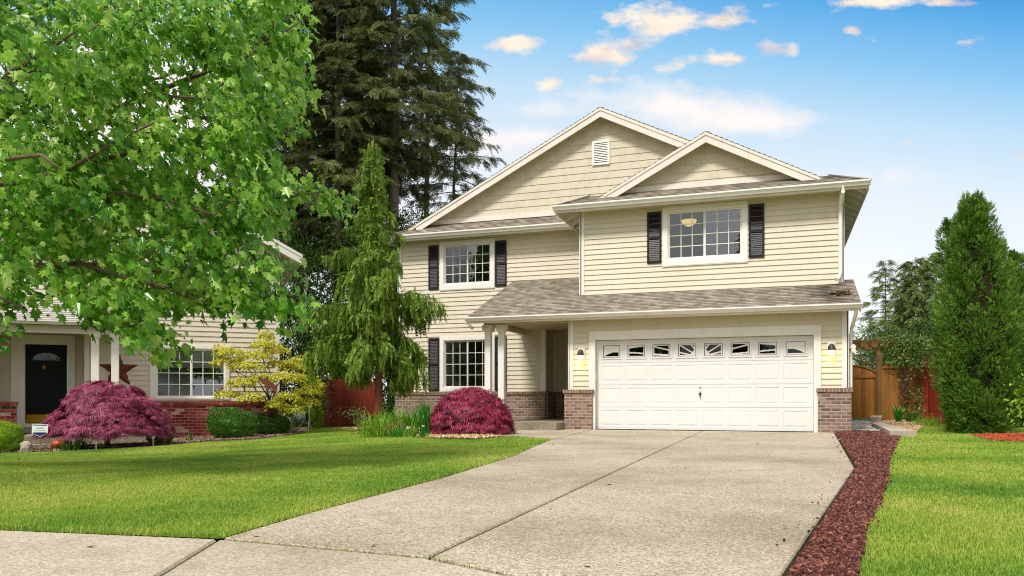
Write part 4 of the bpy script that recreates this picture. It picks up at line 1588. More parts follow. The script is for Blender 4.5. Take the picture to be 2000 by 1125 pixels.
# porch: posts, beam, roof, slab
pz = NF(80, 650, -1.0)[1]
for px in (186, 225):
    x = NF(px, 700, -1.0)[0]
    b = MB()
    b.box(x - 0.08, x + 0.08, -1.08, -0.92, -0.3, pz + 0.05)
    po = b.build('porch_post', 'white_clean', nb)
    b = MB()
    b.box(x - 0.11, x + 0.11, -1.11, -0.89, pz - 0.08, pz + 0.045)
    b.build('capital', 'white_clean', po)
xl, xr = nlf + 0.2, NF(245, 640, -1.0)[0]
b = MB()
b.box(xl, xr, -1.06, -0.94, pz, pz + 0.18)
b.box(xr - 0.12, xr, -0.94, -0.02, pz, pz + 0.18)
b.build('porch_beam', 'white', nb)
b = MB()
b.box(xl, xr, -0.93, 0.88, pz + 0.12, pz + 0.15)
b.build('porch_ceiling', 'soffit', nb)
rm, dk = MB(), MB()
roof_face([(xl - 0.2, -1.3, pz + 0.27), (xr + 0.25, -1.3, pz + 0.27), (xr + 0.25, -0.02, pz + 0.86), (xl - 0.2, -0.02, pz + 0.86)])
npr = rm.build('porch_roof', 'shingle_light', nb)
dk.build('roof_deck', 'soffit', npr)
gutter('gutter', (xl - 0.2, -1.29, pz + 0.265), (xr + 0.25, -1.29, pz + 0.265), nb, 0.09)
sz = NF(100, 851, -1.5)[1]
b = MB()
b.box(NF(30, 860, -1.7)[0], NF(300, 850, -1.0)[0], -1.75, 0.88, -0.6, sz)
b.box(NF(20, 870, -2.0)[0], NF(190, 870, -2.0)[0], -2.15, -1.752, -0.6, sz - 0.17)
b.build('porch_step', 'aggregate', nb)
b = MB()
b.box(du0 - 0.35, du1 + 0.2, 0.30, 0.85, sz + 0.001, dz0 - 0.09)
b.build('door_sill', 'sidewalk', nb)

# rusty star on the wall
su, szt = NF(231, 723)
star = thing('star_ornament', 'large rusty five pointed metal star on the tan wall behind porch post', 'wall ornament', tuple(NO + NU * su + NN * -0.03) + (NZ0 + szt,), math.atan2(NU[1], NU[0]))
b = MB()
Rr = 0.50
pts = []
for k in range(10):
    a = PI / 2 + k * PI / 5
    rr = Rr if k % 2 == 0 else Rr * 0.40
    pts.append((rr * math.cos(a), 0.02, rr * math.sin(a)))
b.add(pts + [(0, -0.14, 0), (0, 0.025, 0)], [(k, 10, (k + 1) % 10) for k in range(10)] + [((k + 1) % 10, 11, k) for k in range(10)])
b.build('star_body', 'rust', star)


# ------------------------------------------------------------------ leaf templates (unit length along +y)
def mirror(h):
    return h + [(-x, y, z) for x, y, z in h[::-1] if abs(x) > 1e-6]


def maple_tmpl():
    h = [(0, 0.0), (0.20, -0.10), (0.25, 0.06), (0.52, 0.16), (0.36, 0.30), (0.30, 0.36), (0.44, 0.62), (0.22, 0.60), (0.12, 0.66), (0, 1.0)]
    v = [(x, y, -0.50 * x - 0.34 * y * y) for x, y in h] + [(-x, y, -0.50 * x - 0.34 * y * y) for x, y in h[1:-1]]
    n = len(h)
    left = [0] + [n + i for i in range(n - 2)] + [n - 1]
    return v, [list(range(n)), left[::-1]]


def leaf_tmpl(w=0.28, fold=0.2, droop=0.15):
    v = [(0, 0, 0), (w, 0.45, -fold * w - droop * 0.2), (0, 1, -droop), (-w, 0.45, -fold * w - droop * 0.2), (0, 0.45, -droop * 0.2)]
    return v, [[0, 1, 2, 4], [0, 4, 2, 3]]


def lace_tmpl():
    v, f = [], []
    for a, L in ((-78, 0.55), (-50, 0.8), (-24, 0.95), (0, 1.0), (24, 0.95), (50, 0.8), (78, 0.55)):
        a = math.radians(a)
        d = np.array([math.sin(a), math.cos(a)])
        p = np.array([d[1], -d[0]])
        w = 0.07
        i = len(v)
        v += [(0, 0, 0), (*(d * L * 0.5 + p * w), 0.02), (*(d * L), -0.32 * L), (*(d * L * 0.5 - p * w), 0.02)]
        f.append([i, i + 1, i + 2, i + 3])
    return v, f


def frond_tmpl(nl=6, ang=42, w=0.05, L=0.42, droop=0.2, taper=True):
    """flat spray: midrib with narrow side shoots"""
    v, f = [(-0.02, 0, 0), (0.02, 0, 0), (0.012, 0.98, -droop), (-0.012, 0.98, -droop)], [[0, 1, 2, 3]]
    for k in range(nl):
        t = 0.08 + 0.84 * k / (nl - 1)
        for sg in (-1, 1):
            a = math.radians(ang)
            l = L * (1 - 0.62 * t if taper else 1.0)
            d = np.array([sg * math.sin(a), math.cos(a)])
            p = np.array([d[1], -d[0]])
            b0 = np.array([0, t])
            i = len(v)
            z0 = -droop * t * t
            v += [(*b0, z0), (*(b0 + d * l * 0.55 + p * w), z0 - 0.02), (*(b0 + d * l), z0 - 0.08), (*(b0 + d * l * 0.55 - p * w), z0 - 0.02)]
            f.append([i, i + 1, i + 2, i + 3])
    return v, f


def needle_tmpl():
    v, f = [], []
    for (ax, az) in ((0, 0), (0.9, 0.15), (-0.9, 0.15), (0.5, -0.4), (-0.5, -0.4)):
        d = unit(np.array([ax * 0.6, 1.0, az * 0.6]))
        p = np.cross(d, [0, 0, 1.0])
        p /= np.linalg.norm(p)
        i = len(v)
        v += [(0, 0, 0), tuple(d * 0.5 + p * 0.07), tuple(d), tuple(d * 0.5 - p * 0.07)]
        f.append([i, i + 1, i + 2, i + 3])
    return v, f


MAPLE, LEAF, LACE = maple_tmpl(), leaf_tmpl(), lace_tmpl()
FROND, FAN, NEEDLE = frond_tmpl(), frond_tmpl(4, 30, 0.07, 0.5, 0.05), needle_tmpl()
FIRSPRAY = frond_tmpl(6, 48, 0.05, 0.40, 0.25)
Zv = np.array([0, 0, 1.0])


def jit(n, s):
    return R.normal(size=(n, 3)) * s


# ------------------------------------------------------------------ big maple in front
def pip(x, y, poly):
    inside = np.zeros(len(x), bool)
    n = len(poly)
    for i in range(n):
        x1, y1 = poly[i]
        x2, y2 = poly[(i + 1) % n]
        c = ((y1 > y) != (y2 > y)) & (x < (x2 - x1) * (y - y1) / (y2 - y1 + 1e-12) + x1)
        inside ^= c
    return inside


def curve(a, b, sag, n=6, wob=0.0):
    a, b = np.array(a, float), np.array(b, float)
    t = np.linspace(0, 1, n)[:, None]
    p = a + (b - a) * t
    p[:, 2] += sag * 4 * (t * (1 - t))[:, 0]
    if wob:
        L = np.linalg.norm(b - a)
        p[1:-1] += R.normal(size=(n - 2, 3)) * wob * L
    return p


def make_maple():
    bx, by, bz = on_ground(-330, 8.6)
    t = thing('maple_tree', 'large leafy green maple reaching over the lawn from the street side', 'tree', (bx, by, bz))
    base = np.array([bx, by, bz])
    top = np.array([0.1, 0.1, 1.9])
    tr = MB()
    tr.tube([(0, 0, -0.1), (0.02, 0, 0.1), (0.03, 0.02, 0.6), (0.05, 0.05, 1.3), tuple(top)], [0.24, 0.19, 0.165, 0.155, 0.16], 12)
    tr.build('trunk', 'bark', t, smooth=True)
    # limbs: ends of the main limbs, photo pixels with a depth
    ends = [(590, 40, 8.2), (600, 175, 8.6), (630, 375, 8.3), (540, 420, 8.8), (590, 580, 8.0), (490, 590, 8.6), (400, 590, 7.5), (225, 620, 6.9), (470, 200, 7.4), (420, 420, 7.0), (330, 560, 6.8),
            (380, -60, 8.0), (150, 60, 6.5), (120, 330, 6.2), (40, 600, 6.6), (300, 240, 6.6), (520, 300, 9.6), (420, 100, 9.8), (480, 520, 9.6), (250, 420, 9.9), (200, -150, 8.0), (450, -220, 8.6), (-60, -100, 7.0), (-100, 300, 6.2), (-100, 620, 6.4)]
    back = [(-900, 300, 9.5), (-800, 0, 8.5), (-700, -300, 9.0), (-500, -350, 9.0), (-650, 500, 7.0), (-300, 100, 11.5), (-500, 300, 11.5), (-150, -200, 11.0), (-400, -100, 6.6), (-500, 450, 10.8), (-100, 400, 11.2)]
    limbs = []
    for (px, py, d) in ends + back:
        e = W(px, py, d) - base
        st = top + (0, 0, R.uniform(-0.35, 0.25))
        p = curve(st, e, 0.30 + 0.12 * (e[2] < 3), 9, 0.018)
        limbs.append(p)
        L = np.linalg.norm(e - st)
        m = MB()
        m.tube(p, np.linspace(0.030 + 0.007 * L, 0.008, 9), 7)
        m.build('limb', 'bark', t, smooth=True)
    LP = np.concatenate([l[2:] for l in limbs])
    # clusters of leaves
    sil = [(-60, -60), (470, -60), (585, -20), (588, 60), (560, 110), (592, 185), (575, 225), (530, 235), (560, 300), (560, 335), (648, 362), (640, 392), (590, 415), (560, 440), (560, 470), (596, 500), (585, 530),
           (560, 570), (612, 585), (596, 606), (530, 600), (515, 630), (470, 622), (430, 600), (390, 618), (345, 655), (325, 680), (300, 670), (270, 645), (205, 650), (175, 620), (120, 590), (75, 540), (40, 560), (22, 650), (-60, 670)]
    hole = [(472, 425), (520, 450), (606, 488), (580, 556), (556, 540), (548, 500), (470, 462)]
    hole2 = [(340, 452), (420, 462), (430, 520), (365, 520)]
    n = 640
    px, py = R.uniform(-60, 660, n), R.uniform(-60, 720, n)
    k = pip(px, py, sil) & ~pip(px, py, hole) & ~(pip(px, py, hole2) & (R.uniform(0, 1, n) < 0.6))
    px, py = px[k], py[k]
    u = np.clip((px + 60) / 700, 0, 1)
    d = R.uniform(6.3 + 1.2 * u, 9.8 - 0.7 * u, len(px))
    cen = [W(a, b, c) - base for a, b, c in zip(px, py, d)]
    m2 = 260
    dirs = rnd_dir(m2)
    extra = np.array([0.2, 0.2, 3.6]) + dirs * np.array([4.4, 4.4, 3.0]) * (R.uniform(0.45, 1.0, m2) ** 0.4)[:, None]
    for e in extra:
        r, dd = rd(*(e + base)[:2])
        ppx = 1000 + FOC * r / dd
        if ppx < -40 and e[2] > 0.9:
            cen.append(e)
    cen = np.array(cen)
    # drop clusters at random inside to leave the gaps that show sky and house
    tw = MB()
    P, D, N_, SZ = [], [], [], []
    # twigs branch from the nearest wood already grown, working outwards from the limbs
    nodes = list(LP)
    near = np.array([((LP - c) ** 2).sum(1).min() for c in cen])
    for c in cen[np.argsort(near)]:
        NA_ = np.array(nodes)
        dv = c - NA_
        # prefer wood that lies nearer the trunk, so that twigs point outwards
        pen = ((dv ** 2).sum(1)) * (1 + 0.9 * (np.linalg.norm(NA_[:, :2], axis=1) > np.linalg.norm(c[:2])))
        q = NA_[int(np.argmin(pen))]
        L_ = np.linalg.norm(c - q)
        pth = curve(q, c, 0.05 * L_, 5, 0.03)
        tw.tube(pth, np.linspace(0.005 + 0.006 * min(1, L_), 0.003, 5), 4, cap=False)
        nodes += [pth[2], pth[3], pth[4]]
        out = unit(c * np.array([1, 1, 0.35]) - np.array([0, 0, 0.3]))
        nl = int(R.integers(32, 54))
        # leaves sit in opposite pairs along a short drooping shoot
        s = R.uniform(-0.5, 1.0, nl)
        side = np.cross(out, Zv)
        side /= np.linalg.norm(side)
        off = out * (s * 0.26)[:, None] + side * (R.normal(size=nl) * 0.15)[:, None] + Zv * (R.normal(size=nl) * 0.085 - 0.10 * np.clip(s, 0, 1))[:, None]
        P.append(c + off)
        dd = out * 0.55 + side * (R.normal(size=nl) * 0.65)[:, None] + Zv * (R.uniform(-1.5, -0.25, nl))[:, None] + jit(nl, 0.25)
        D.append(unit(dd))
        N_.append(unit(Zv * 0.7 + out * 0.6 + jit(nl, 0.62)))
        SZ.append(0.045 + 0.088 * R.uniform(0, 1, nl) ** 1.4)
    kind(tw.build('twigs', 'twig', t), 'stuff')
    o = scatter('crown', MAPLE, np.concatenate(P), np.concatenate(D), np.concatenate(N_), np.concatenate(SZ), 'maple_leaf', t)
    return t


make_maple()


# ------------------------------------------------------------------ shrubs
def dome_points(n, rx, ry, rz, shell=0.55, bottom=-0.1):
    d = rnd_dir(n * 2)
    d = d[d[:, 2] > bottom][:n]
    rr = R.uniform(shell, 1.0, len(d)) ** 0.5
    return d, d * np.array([rx, ry, rz]) * rr[:, None]


def laceleaf(name, label, px, d, rx, ry, h, mat, n, zmin=0.06):
    x, y, z = on_ground(px, d)
    t = thing(name, label, 'shrub', (x, y, z))
    tr = MB()
    tips = []
    for k in range(14):
        a = k * 2.4
        e = (math.cos(a) * rx * 0.6, math.sin(a) * ry * 0.6, h * R.uniform(0.55, 0.85))
        tr.tube(curve((0, 0, h * 0.25), e, 0.18 * h, 6, 0.03), np.linspace(0.022, 0.006, 6), 5)
    tr.tube([(0, 0, -0.05), (0.02, 0.01, h * 0.15), (0, 0, h * 0.3)], [0.06, 0.05, 0.04], 8)
    tr.build('trunk', 'twig', t)
    # overlapping drooping pads
    npad = 125
    dirs = rnd_dir(npad * 3)
    dirs = dirs[dirs[:, 2] > -0.18][:npad]
    cen = dirs * np.array([rx, ry, h * 0.80]) * R.uniform(0.80, 0.97, (len(dirs), 1)) + np.array([0, 0, h * 0.20])
    cen[:, 2] = np.maximum(cen[:, 2], zmin + 0.10)
    per = n // len(cen)
    P, D, N_ = [], [], []
    for c, dr in zip(cen, dirs):
        hd = unit(np.array([dr[0], dr[1], 0.0]) + 1e-4)
        sd = np.cross(hd, Zv)
        s = R.uniform(-0.5, 1, per)
        off = hd * (s * 0.17)[:, None] + sd * (R.normal(size=per) * 0.13)[:, None] + Zv * (-0.16 * np.clip(s, 0, 1) ** 1.6 + R.normal(size=per) * 0.022)[:, None]
        P.append(c + off)
        D.append(unit(hd * 0.9 + sd * (R.normal(size=per) * 0.42)[:, None] + Zv * (-0.20 - 0.7 * np.clip(s, 0, 1))[:, None] + jit(per, 0.18)))
        N_.append(unit(Zv + hd * 0.8 + jit(per, 0.25)))
    P = np.concatenate(P)
    P[:, 2] = np.maximum(P[:, 2], zmin + R.uniform(0, 0.20, len(P)) * (zmin > 0.1) + R.uniform(0, 0.05, len(P)))
    scatter('foliage', LACE, P, np.concatenate(D), np.concatenate(N_), R.uniform(0.10, 0.17, len(P)), mat, t)
    return t


laceleaf('red_japanese_maple', 'wide low dome of pinkish purple laceleaf maple in front of neighbouring porch', 208, 16.1, 1.27, 0.95, 1.40, 'red_leaf', 11000, 0.24)
laceleaf('red_japanese_maple', 'rounded deep crimson laceleaf maple in front of the cream house porch post', 921, 16.4, 0.76, 0.70, 1.02, 'wine_leaf', 6000)


def clipped_bush(name, label, px, d, rx, ry, h, mat, n, size=0.028, square=2.4, lean=0.0, group=None):
    x, y, z = on_ground(px, d)
    t = thing(name, label, 'bush', (x, y, z), group=group)
    dr = rnd_dir(n)
    sup = (np.abs(dr) ** square).sum(1) ** (-1 / square)
    lump = 1 + 0.05 * np.sin(dr[:, 0] * 7 + 1) * np.cos(dr[:, 1] * 6) + 0.03 * np.sin(dr[:, 2] * 13)
    P = dr * (sup * lump * R.uniform(0.86, 1.03, n) ** 0.6)[:, None] * np.array([rx, ry, h / 2]) + np.array([0, 0, h / 2])
    P[:, 2] *= 1 - lean * P[:, 0] / rx
    P[:, 2] = np.maximum(P[:, 2], 0.01)
    scatter('foliage', LEAF, P, unit(dr + jit(n, 0.7)), rnd_dir(n), R.uniform(0.7, 1.3, n) * size, mat, t)
    # dark inner body of twigs
    m = MB()
    for k in range(40):
        e = rnd_dir(1)[0] * np.array([rx, ry, h / 2]) * 0.85 + np.array([0, 0, h / 2])
        m.tube(curve((0, 0, 0.0), e, 0.05, 4, 0.05), [0.012, 0.01, 0.007, 0.004], 4, cap=False)
    m.build('twigs', 'twig', t)
    core = MB()
    core.lathe([(0.02, 0.08)] + [(0.66 * math.cos(a), (h / 2) * (1 + 0.68 * math.sin(a))) for a in np.linspace(-1.4, 1.4, 9)] + [(0.02, h * 0.845)], (0, 0, 0), 16, rx, ry)
    core.v = [(a * (0.93 if lean else 1), b, c * (1 - lean * a / rx) * (0.96 if lean else 1)) for a, b, c in core.v]
    if True:
        core.build('inner_leaves', mat, t, smooth=True)
    return t


clipped_bush('boxwood_bush', 'bigger of two clipped green bushes below the front window', 455, 18.6, 0.57, 0.50, 0.70, 'boxwood_leaf', 15000, 0.034, 2.5, 0.16, 'clipped bushes along the red brick base')
clipped_bush('boxwood_bush', 'smaller clipped green bush between larger bush and hose reel', 530, 20.2, 0.45, 0.42, 0.52, 'boxwood_leaf', 10000, 0.034, 2.4, 0.15, 'clipped bushes along the red brick base')
clipped_bush('boxwood_bush', 'little dark green bush peeping out under the pinkish purple maple', 312, 16.6, 0.26, 0.24, 0.42, 'boxwood_leaf', 4000, 0.032, 2.2)
clipped_bush('globe_bush', 'round bright lime green bush beside the neighbouring porch step', 2, 15.4, 0.37, 0.36, 0.60, 'lime_leaf', 9000, 0.030, 2.2)
clipped_bush('boxwood_bush', 'squarish light green bush standing behind the hose reel', 600, 24.0, 0.42, 0.42, 0.86, 'lime_leaf', 5000, 0.045, 3.0)
clipped_bush('boxwood_bush', 'small round green shrub by the wooden fence foot on the right', 1784, 24.3, 0.20, 0.20, 0.30, 'vine_leaf', 1500, 0.05, 2.2)


def yellow_maple():
    x, y, z = on_ground(527, 20.0)
    t = thing('yellow_japanese_maple', 'airy golden yellow Japanese maple at the corner of the tan house', 'tree', (x, y, z))
    base = np.array([x, y, z])
    tr = MB()
    tr.tube([(0, 0, -0.05), (0.01, 0, 0.5), (-0.02, 0, 0.95)], [0.045, 0.035, 0.03], 8)
    pads = [(520, 668, 20.0, .42, 90), (500, 690, 20.0, .5, 110), (450, 683, 19.6, .36, 90), (445, 700, 19.8, .45, 100), (480, 710, 19.6, .5, 120), (470, 742, 19.4, .40, 100), (445, 765, 19.4, .34, 80), (510, 735, 19.5, .4, 90), (490, 770, 19.2, .34, 80),
            (550, 705, 20.4, .4, 100), (575, 712, 20.8, .45, 110), (590, 735, 20.6, .5, 130), (600, 760, 20.2, .45, 120), (615, 748, 20.6, .30, 80), (560, 730, 19.8, .42, 110), (560, 770, 19.6, .36, 90), (570, 795, 19.6, .34, 80), (540, 785, 19.4, .28, 60), (600, 780, 20.2, .36, 90), (540, 680, 20.4, .38, 90),
            (520, 650, 20.2, .22, 50), (430, 678, 19.7, .2, 50), (590, 700, 21.2, .4, 90)]
    P, D, N_ = [], [], []
    for (px, py, d, rr, n) in pads:
        c = W(px, py, d) - base
        tr.tube(curve((-0.01, 0, R.uniform(0.35, 0.95)), c - (0, 0, 0.06), 0.1, 6, 0.04), np.linspace(0.02, 0.005, 6), 5, cap=False)
        n = int(n * 3.6)
        a, q = R.uniform(0, 2 * PI, n), np.sqrt(R.uniform(0, 1, n))
        off = np.stack([np.cos(a) * q * rr, np.sin(a) * q * rr * 0.8, R.normal(size=n) * 0.05 - 0.10 * q * q], -1)
        P.append(c + off)
        hd = unit(np.stack([np.cos(a), np.sin(a), a * 0], -1))
        D.append(unit(hd + Zv * R.uniform(-0.9, -0.1, n)[:, None] + jit(n, 0.4)))
        N_.append(unit(Zv * 1.2 + jit(n, 0.4)))
    tr.build('trunk', 'twig', t)
    P = np.concatenate(P)
    P[:, 2] = np.maximum(P[:, 2], 0.1)
    tv, tf = maple_tmpl()
    scatter('crown', (tv, tf), P, np.concatenate(D), np.concatenate(N_), R.uniform(0.042, 0.075, len(P)), 'yellow_leaf', t)


yellow_maple()


def leafy_mass(name, label, cat, x, y, z, blobs, n, size, mat, stems=True, group=None, tmpl=None, trunk_mat='twig', trunk_r=0.05):
    """irregular shrub or tree crown from leaf clumps; blobs: (dx, dy, dz, rx, ry, rz)"""
    t = thing(name, label, cat, (x, y, z), group=group)
    B = np.array(blobs, float)
    vol = B[:, 3] * B[:, 4] * B[:, 5]
    P, D = [], []
    for b, w in zip(B, vol / vol.sum()):
        k = max(3, int(n * w / 26))
        cd = rnd_dir(k)
        cc = b[:3] + cd * b[3:] * (R.uniform(0.35, 1.0, k) ** 0.5)[:, None]
        for c, q in zip(cc, cd):
            m = 26
            P.append(c + jit(m, 1.0) * size * 2.0 * np.array([1.2, 1.2, 0.7]))
            D.append(unit(q + jit(m, 0.7) + Zv * -0.25))
    P, D = np.concatenate(P), np.concatenate(D)
    P[:, 2] = np.maximum(P[:, 2], 0.03)
    m = MB()
    if stems:
        m.tube([(0, 0, -0.1), (0.02, 0, B[:, 2].min() * 0.6 + 0.1), tuple(B[0, :3])], [trunk_r, trunk_r * 0.8, trunk_r * 0.4], 8)
        for b in B:
            for _ in range(3):
                e = b[:3] + rnd_dir(1)[0] * b[3:] * 0.7
                m.tube(curve((0, 0, max(0.05, b[2] * 0.4)), e, 0.1, 5, 0.04), np.linspace(trunk_r * 0.45, trunk_r * 0.1, 5), 5, cap=False)
        m.build('trunk', trunk_mat, t)
    scatter('crown', tmpl or LEAF, P, D, unit(Zv + jit(len(P), 0.8)), R.uniform(0.7, 1.3, len(P)) * size, mat, t)
    return t


x, y, z = on_ground(625, 24.6)
leafy_mass('variegated_shrub', 'tall dark shrub with pale edged leaves between yellow maple and red fence', 'shrub', x, y, z, [(-0.25, 0, 0.8, .45, .4, .7), (-0.5, 0.1, 1.5, .5, .4, .6), (0.05, 0, 0.5, .3, .3, .45), (-0.1, 0.1, 1.3, .4, .4, .5)], 3800, 0.055, 'variegated_leaf')
x, y, z = on_ground(700, 18.2)
leafy_mass('white_flowering_shrub', 'thin shrub with pale leaves at the left of the grass clumps', 'shrub', x, y, z, [(0, 0, 0.35, .28, .2, .2), (-0.12, 0, 0.5, .2, .2, .14)], 420, 0.05, 'variegated_leaf', trunk_r=0.012)


def weeping_cedar():
    d0_ = 19.6
    x, y, z = on_ground(737, d0_)
    t = thing('weeping_cedar', 'tall weeping cedar with drooping green sprays and reddish trunk beside the cream house', 'tree', (x, y, z))
    H = 7.35
    zz = np.linspace(0, H, 12)
    lead = np.stack([0.06 * np.sin(zz * 0.9) - 0.04 * zz / H * 3, 0.05 * np.cos(zz * 1.1), zz], -1)
    lead[0, 2] = -0.1
    tr = MB()
    tr.tube(lead, np.concatenate([[0.14, 0.10], np.linspace(0.085, 0.008, 10)]), 9)
    tr.build('trunk', 'red_bark', t, smooth=True)
    P, D, N_, SZ = [], [], [], []
    br = MB()
    # camera-right direction in world, used only to place the boughs the photograph shows
    rx_ = np.array([C, S, 0])
    fy_ = np.array([-S, C, 0])
    boughs = []
    for k in range(62):
        h = 1.3 + (H - 1.4) * (k / 61) ** 0.95
        a = k * 2.399 + R.uniform(-0.3, 0.3)
        L = (1.28 * (1 - h / H) ** 0.85) * R.uniform(0.3, 1.3) + 0.07
        boughs.append((h, a, L))
    for k in range(46):
        h = 3.0 + 3.9 * (k / 45)
        boughs.append((h, k * 2.399 + 1, (0.75 * (1 - h / H) ** 0.8) * R.uniform(0.5, 1.2) + 0.05))
    for (h, a, L) in [(3.2, 0.05, 1.68), (3.05, 0.35, 1.5), (2.3, -0.1, 1.1), (1.75, 0.0, 1.1), (2.9, 3.3, 1.7), (2.5, 3.0, 1.6), (2.2, 3.5, 1.7), (1.9, 2.9, 1.75), (4.4, 3.1, 1.15), (4.9, 0.15, 0.75)]:
        boughs.append((h, a, L))
    for (h, a, L) in boughs:
        dr = rx_ * math.cos(a) + fy_ * math.sin(a)
        i = np.interp(h, zz, np.arange(12))
        st = np.array([np.interp(h, zz, lead[:, 0]), np.interp(h, zz, lead[:, 1]), h])
        tt = np.linspace(0, 1, 7)
        drop = 0.16 * L + 0.25 * (h < 2.4)
        path = st + dr * (L * tt)[:, None] + Zv * (0.22 * L * np.sin(tt * PI * 0.75) - drop * tt ** 2.2)[:, None]
        br.tube(path, np.linspace(0.018, 0.004, 7), 4, cap=False)
        npd = int(2 + 6.0 * L)
        sp = np.clip(np.linspace(0.22, 1.0, npd) + R.normal(size=npd) * 0.05, 0.1, 1.0)
        pc = np.stack([np.interp(sp, tt, path[:, j]) for j in range(3)], -1)
        sd = np.cross(dr, Zv)
        pc += sd * (R.normal(size=npd) * 0.16 * (0.35 + 0.65 * L))[:, None]
        per_ = 13
        ns = npd * per_
        p0 = np.repeat(pc, per_, 0) + sd * (R.normal(size=ns) * 0.055)[:, None] + dr * (R.normal(size=ns) * 0.055)[:, None] + Zv * (R.normal(size=ns) * 0.03)[:, None]
        ln = np.repeat(R.uniform(0.24, 0.62, npd), per_) * R.uniform(0.6, 1.1, ns) * (0.5 + 0.5 * min(1, L)) * (1.25 if h < 4 else 0.85)
        aim = np.repeat(dr * R.uniform(0.0, 0.55, (npd, 1)) + sd * R.normal(size=(npd, 1)) * 0.2, per_, 0)
        for seg, (f0, ls) in enumerate(((0.0, 0.62), (0.42, 0.62))):
            dd = unit(aim * (1 - 0.5 * seg) + jit(ns, 0.20) + Zv * -1.0)
            P.append(p0 + Zv * (-ln * f0)[:, None] + aim * (0.25 * f0 * ln)[:, None])
            D.append(dd)
            N_.append(unit(dr + jit(ns, 0.6)))
            SZ.append(ln * ls)
        # upward-facing fresh tips along the bough
        nt = ns // 3
        s = R.uniform(0.3, 1.0, nt)
        p1 = np.stack([np.interp(s, tt, path[:, j]) for j in range(3)], -1)
        P.append(p1)
        D.append(unit(dr + jit(nt, 0.45) + Zv * -0.35))
        N_.append(unit(Zv + jit(nt, 0.3)))
        SZ.append(R.uniform(0.14, 0.28, nt))
    br.build('limbs', 'twig', t)
    P = np.concatenate(P)
    TZ = P[:, 2] + (np.concatenate(D) * np.concatenate(SZ)[:, None])[:, 2]
    lat = P[:, 0] * C + P[:, 1] * S
    ok = TZ > np.where(np.abs(lat - 0.02) < 0.30, 1.5, np.where(lat < 0, 1.12, 0.72)) + R.uniform(-0.15, 0.15, len(P))
    scatter('crown', frond_tmpl(6, 30, 0.050, 0.32, 0.12), P[ok], np.concatenate(D)[ok], np.concatenate(N_)[ok], np.concatenate(SZ)[ok], 'cedar_spray', t)


weeping_cedar()


def arborvitae(label, px, d, h, rx, n, group='arborvitae hedge on the right', lean=0.0):
    x, y, z = on_ground(px, d)
    t = thing('arborvitae', label, 'tree', (x, y, z), group=group)
    m = MB()
    m.tube([(0, 0, -0.05), (0, 0, h * 0.5), (0, 0, h * 0.92)], [0.09, 0.06, 0.01], 8)
    m.build('trunk', 'bark', t)
    base_prof = [0.55, 0.66, 0.92, 1.0, 0.76, 0.50, 0.28, 0.12, 0.02]
    pf = lambda q: np.interp(q, [0, 0.04, 0.18, 0.40, 0.62, 0.80, 0.92, 0.98, 1.0], base_prof)
    per = 190
    kc = n // per
    zc = (np.arange(kc) + R.uniform(0, 1, kc)) / kc
    zc = zc ** 1.15
    a = np.arange(kc) * 2.399 + R.uniform(-0.5, 0.5, kc)
    rr = rx * pf(zc) * R.uniform(0.66, 0.92, kc)
    ctr = np.stack([np.cos(a) * rr + lean * zc * h, np.sin(a) * rr, zc * h * 0.95 + 0.06], -1)
    o = np.stack([np.cos(a), np.sin(a), 0 * a], -1)
    tang = np.stack([-np.sin(a), np.cos(a), 0 * a], -1)
    # every clump is a flame shaped tuft of flat sprays twisting up and outwards
    lead = unit(o * R.uniform(0.15, 0.6, (kc, 1)) + Zv + tang * R.normal(size=(kc, 1)) * 0.35)
    sz_c = (0.105 + 0.085 * R.uniform(0, 1, kc)) * np.clip(0.45 + pf(zc), 0.4, 1.15)
    q = rnd_dir(kc * per).reshape(kc, per, 3)
    up_ = np.einsum('kpi,ki->kp', q, lead)
    P = (ctr[:, None] + q * sz_c[:, None, None] + lead[:, None] * (up_ * sz_c[:, None] * 1.5)[..., None]).reshape(-1, 3)
    P[:, 2] = np.maximum(P[:, 2], 0.03)
    D = unit((lead[:, None] * 0.8 + q * 0.95 + R.normal(size=(kc, per, 3)) * 0.25).reshape(-1, 3))
    NN_ = unit(q.reshape(-1, 3) + jit(kc * per, 0.5))
    scatter('crown', FAN, P, D, NN_, R.uniform(0.06, 0.12, len(P)), 'thuja_spray', t)
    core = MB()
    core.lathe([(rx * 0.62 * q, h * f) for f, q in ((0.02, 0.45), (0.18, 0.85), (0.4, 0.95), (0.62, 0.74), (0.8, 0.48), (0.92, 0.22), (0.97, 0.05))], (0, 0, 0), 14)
    core.build('inner_foliage', 'shaded_dead_foliage', t, smooth=True)  # solid core, its dark colour stands in for shade in the gaps
    return t


arborvitae('tallest dense green arborvitae at the front of the hedge, full to the ground', 1912, 16.6, 5.10, 0.82, 27000, lean=-0.022)
arborvitae('slim second arborvitae leaning behind the left side of the tallest one', 1888, 18.0, 4.95, 0.50, 9000, lean=-0.075)
arborvitae('third arborvitae standing behind the tallest one with its tip a little lower', 1946, 19.6, 4.85, 0.62, 12000)
arborvitae('arborvitae cut by the picture edge behind the third one', 1984, 21.2, 4.80, 0.66, 11000)
arborvitae('last arborvitae of the hedge beyond the picture edge', 2030, 20.4, 4.3, 0.7, 8000)


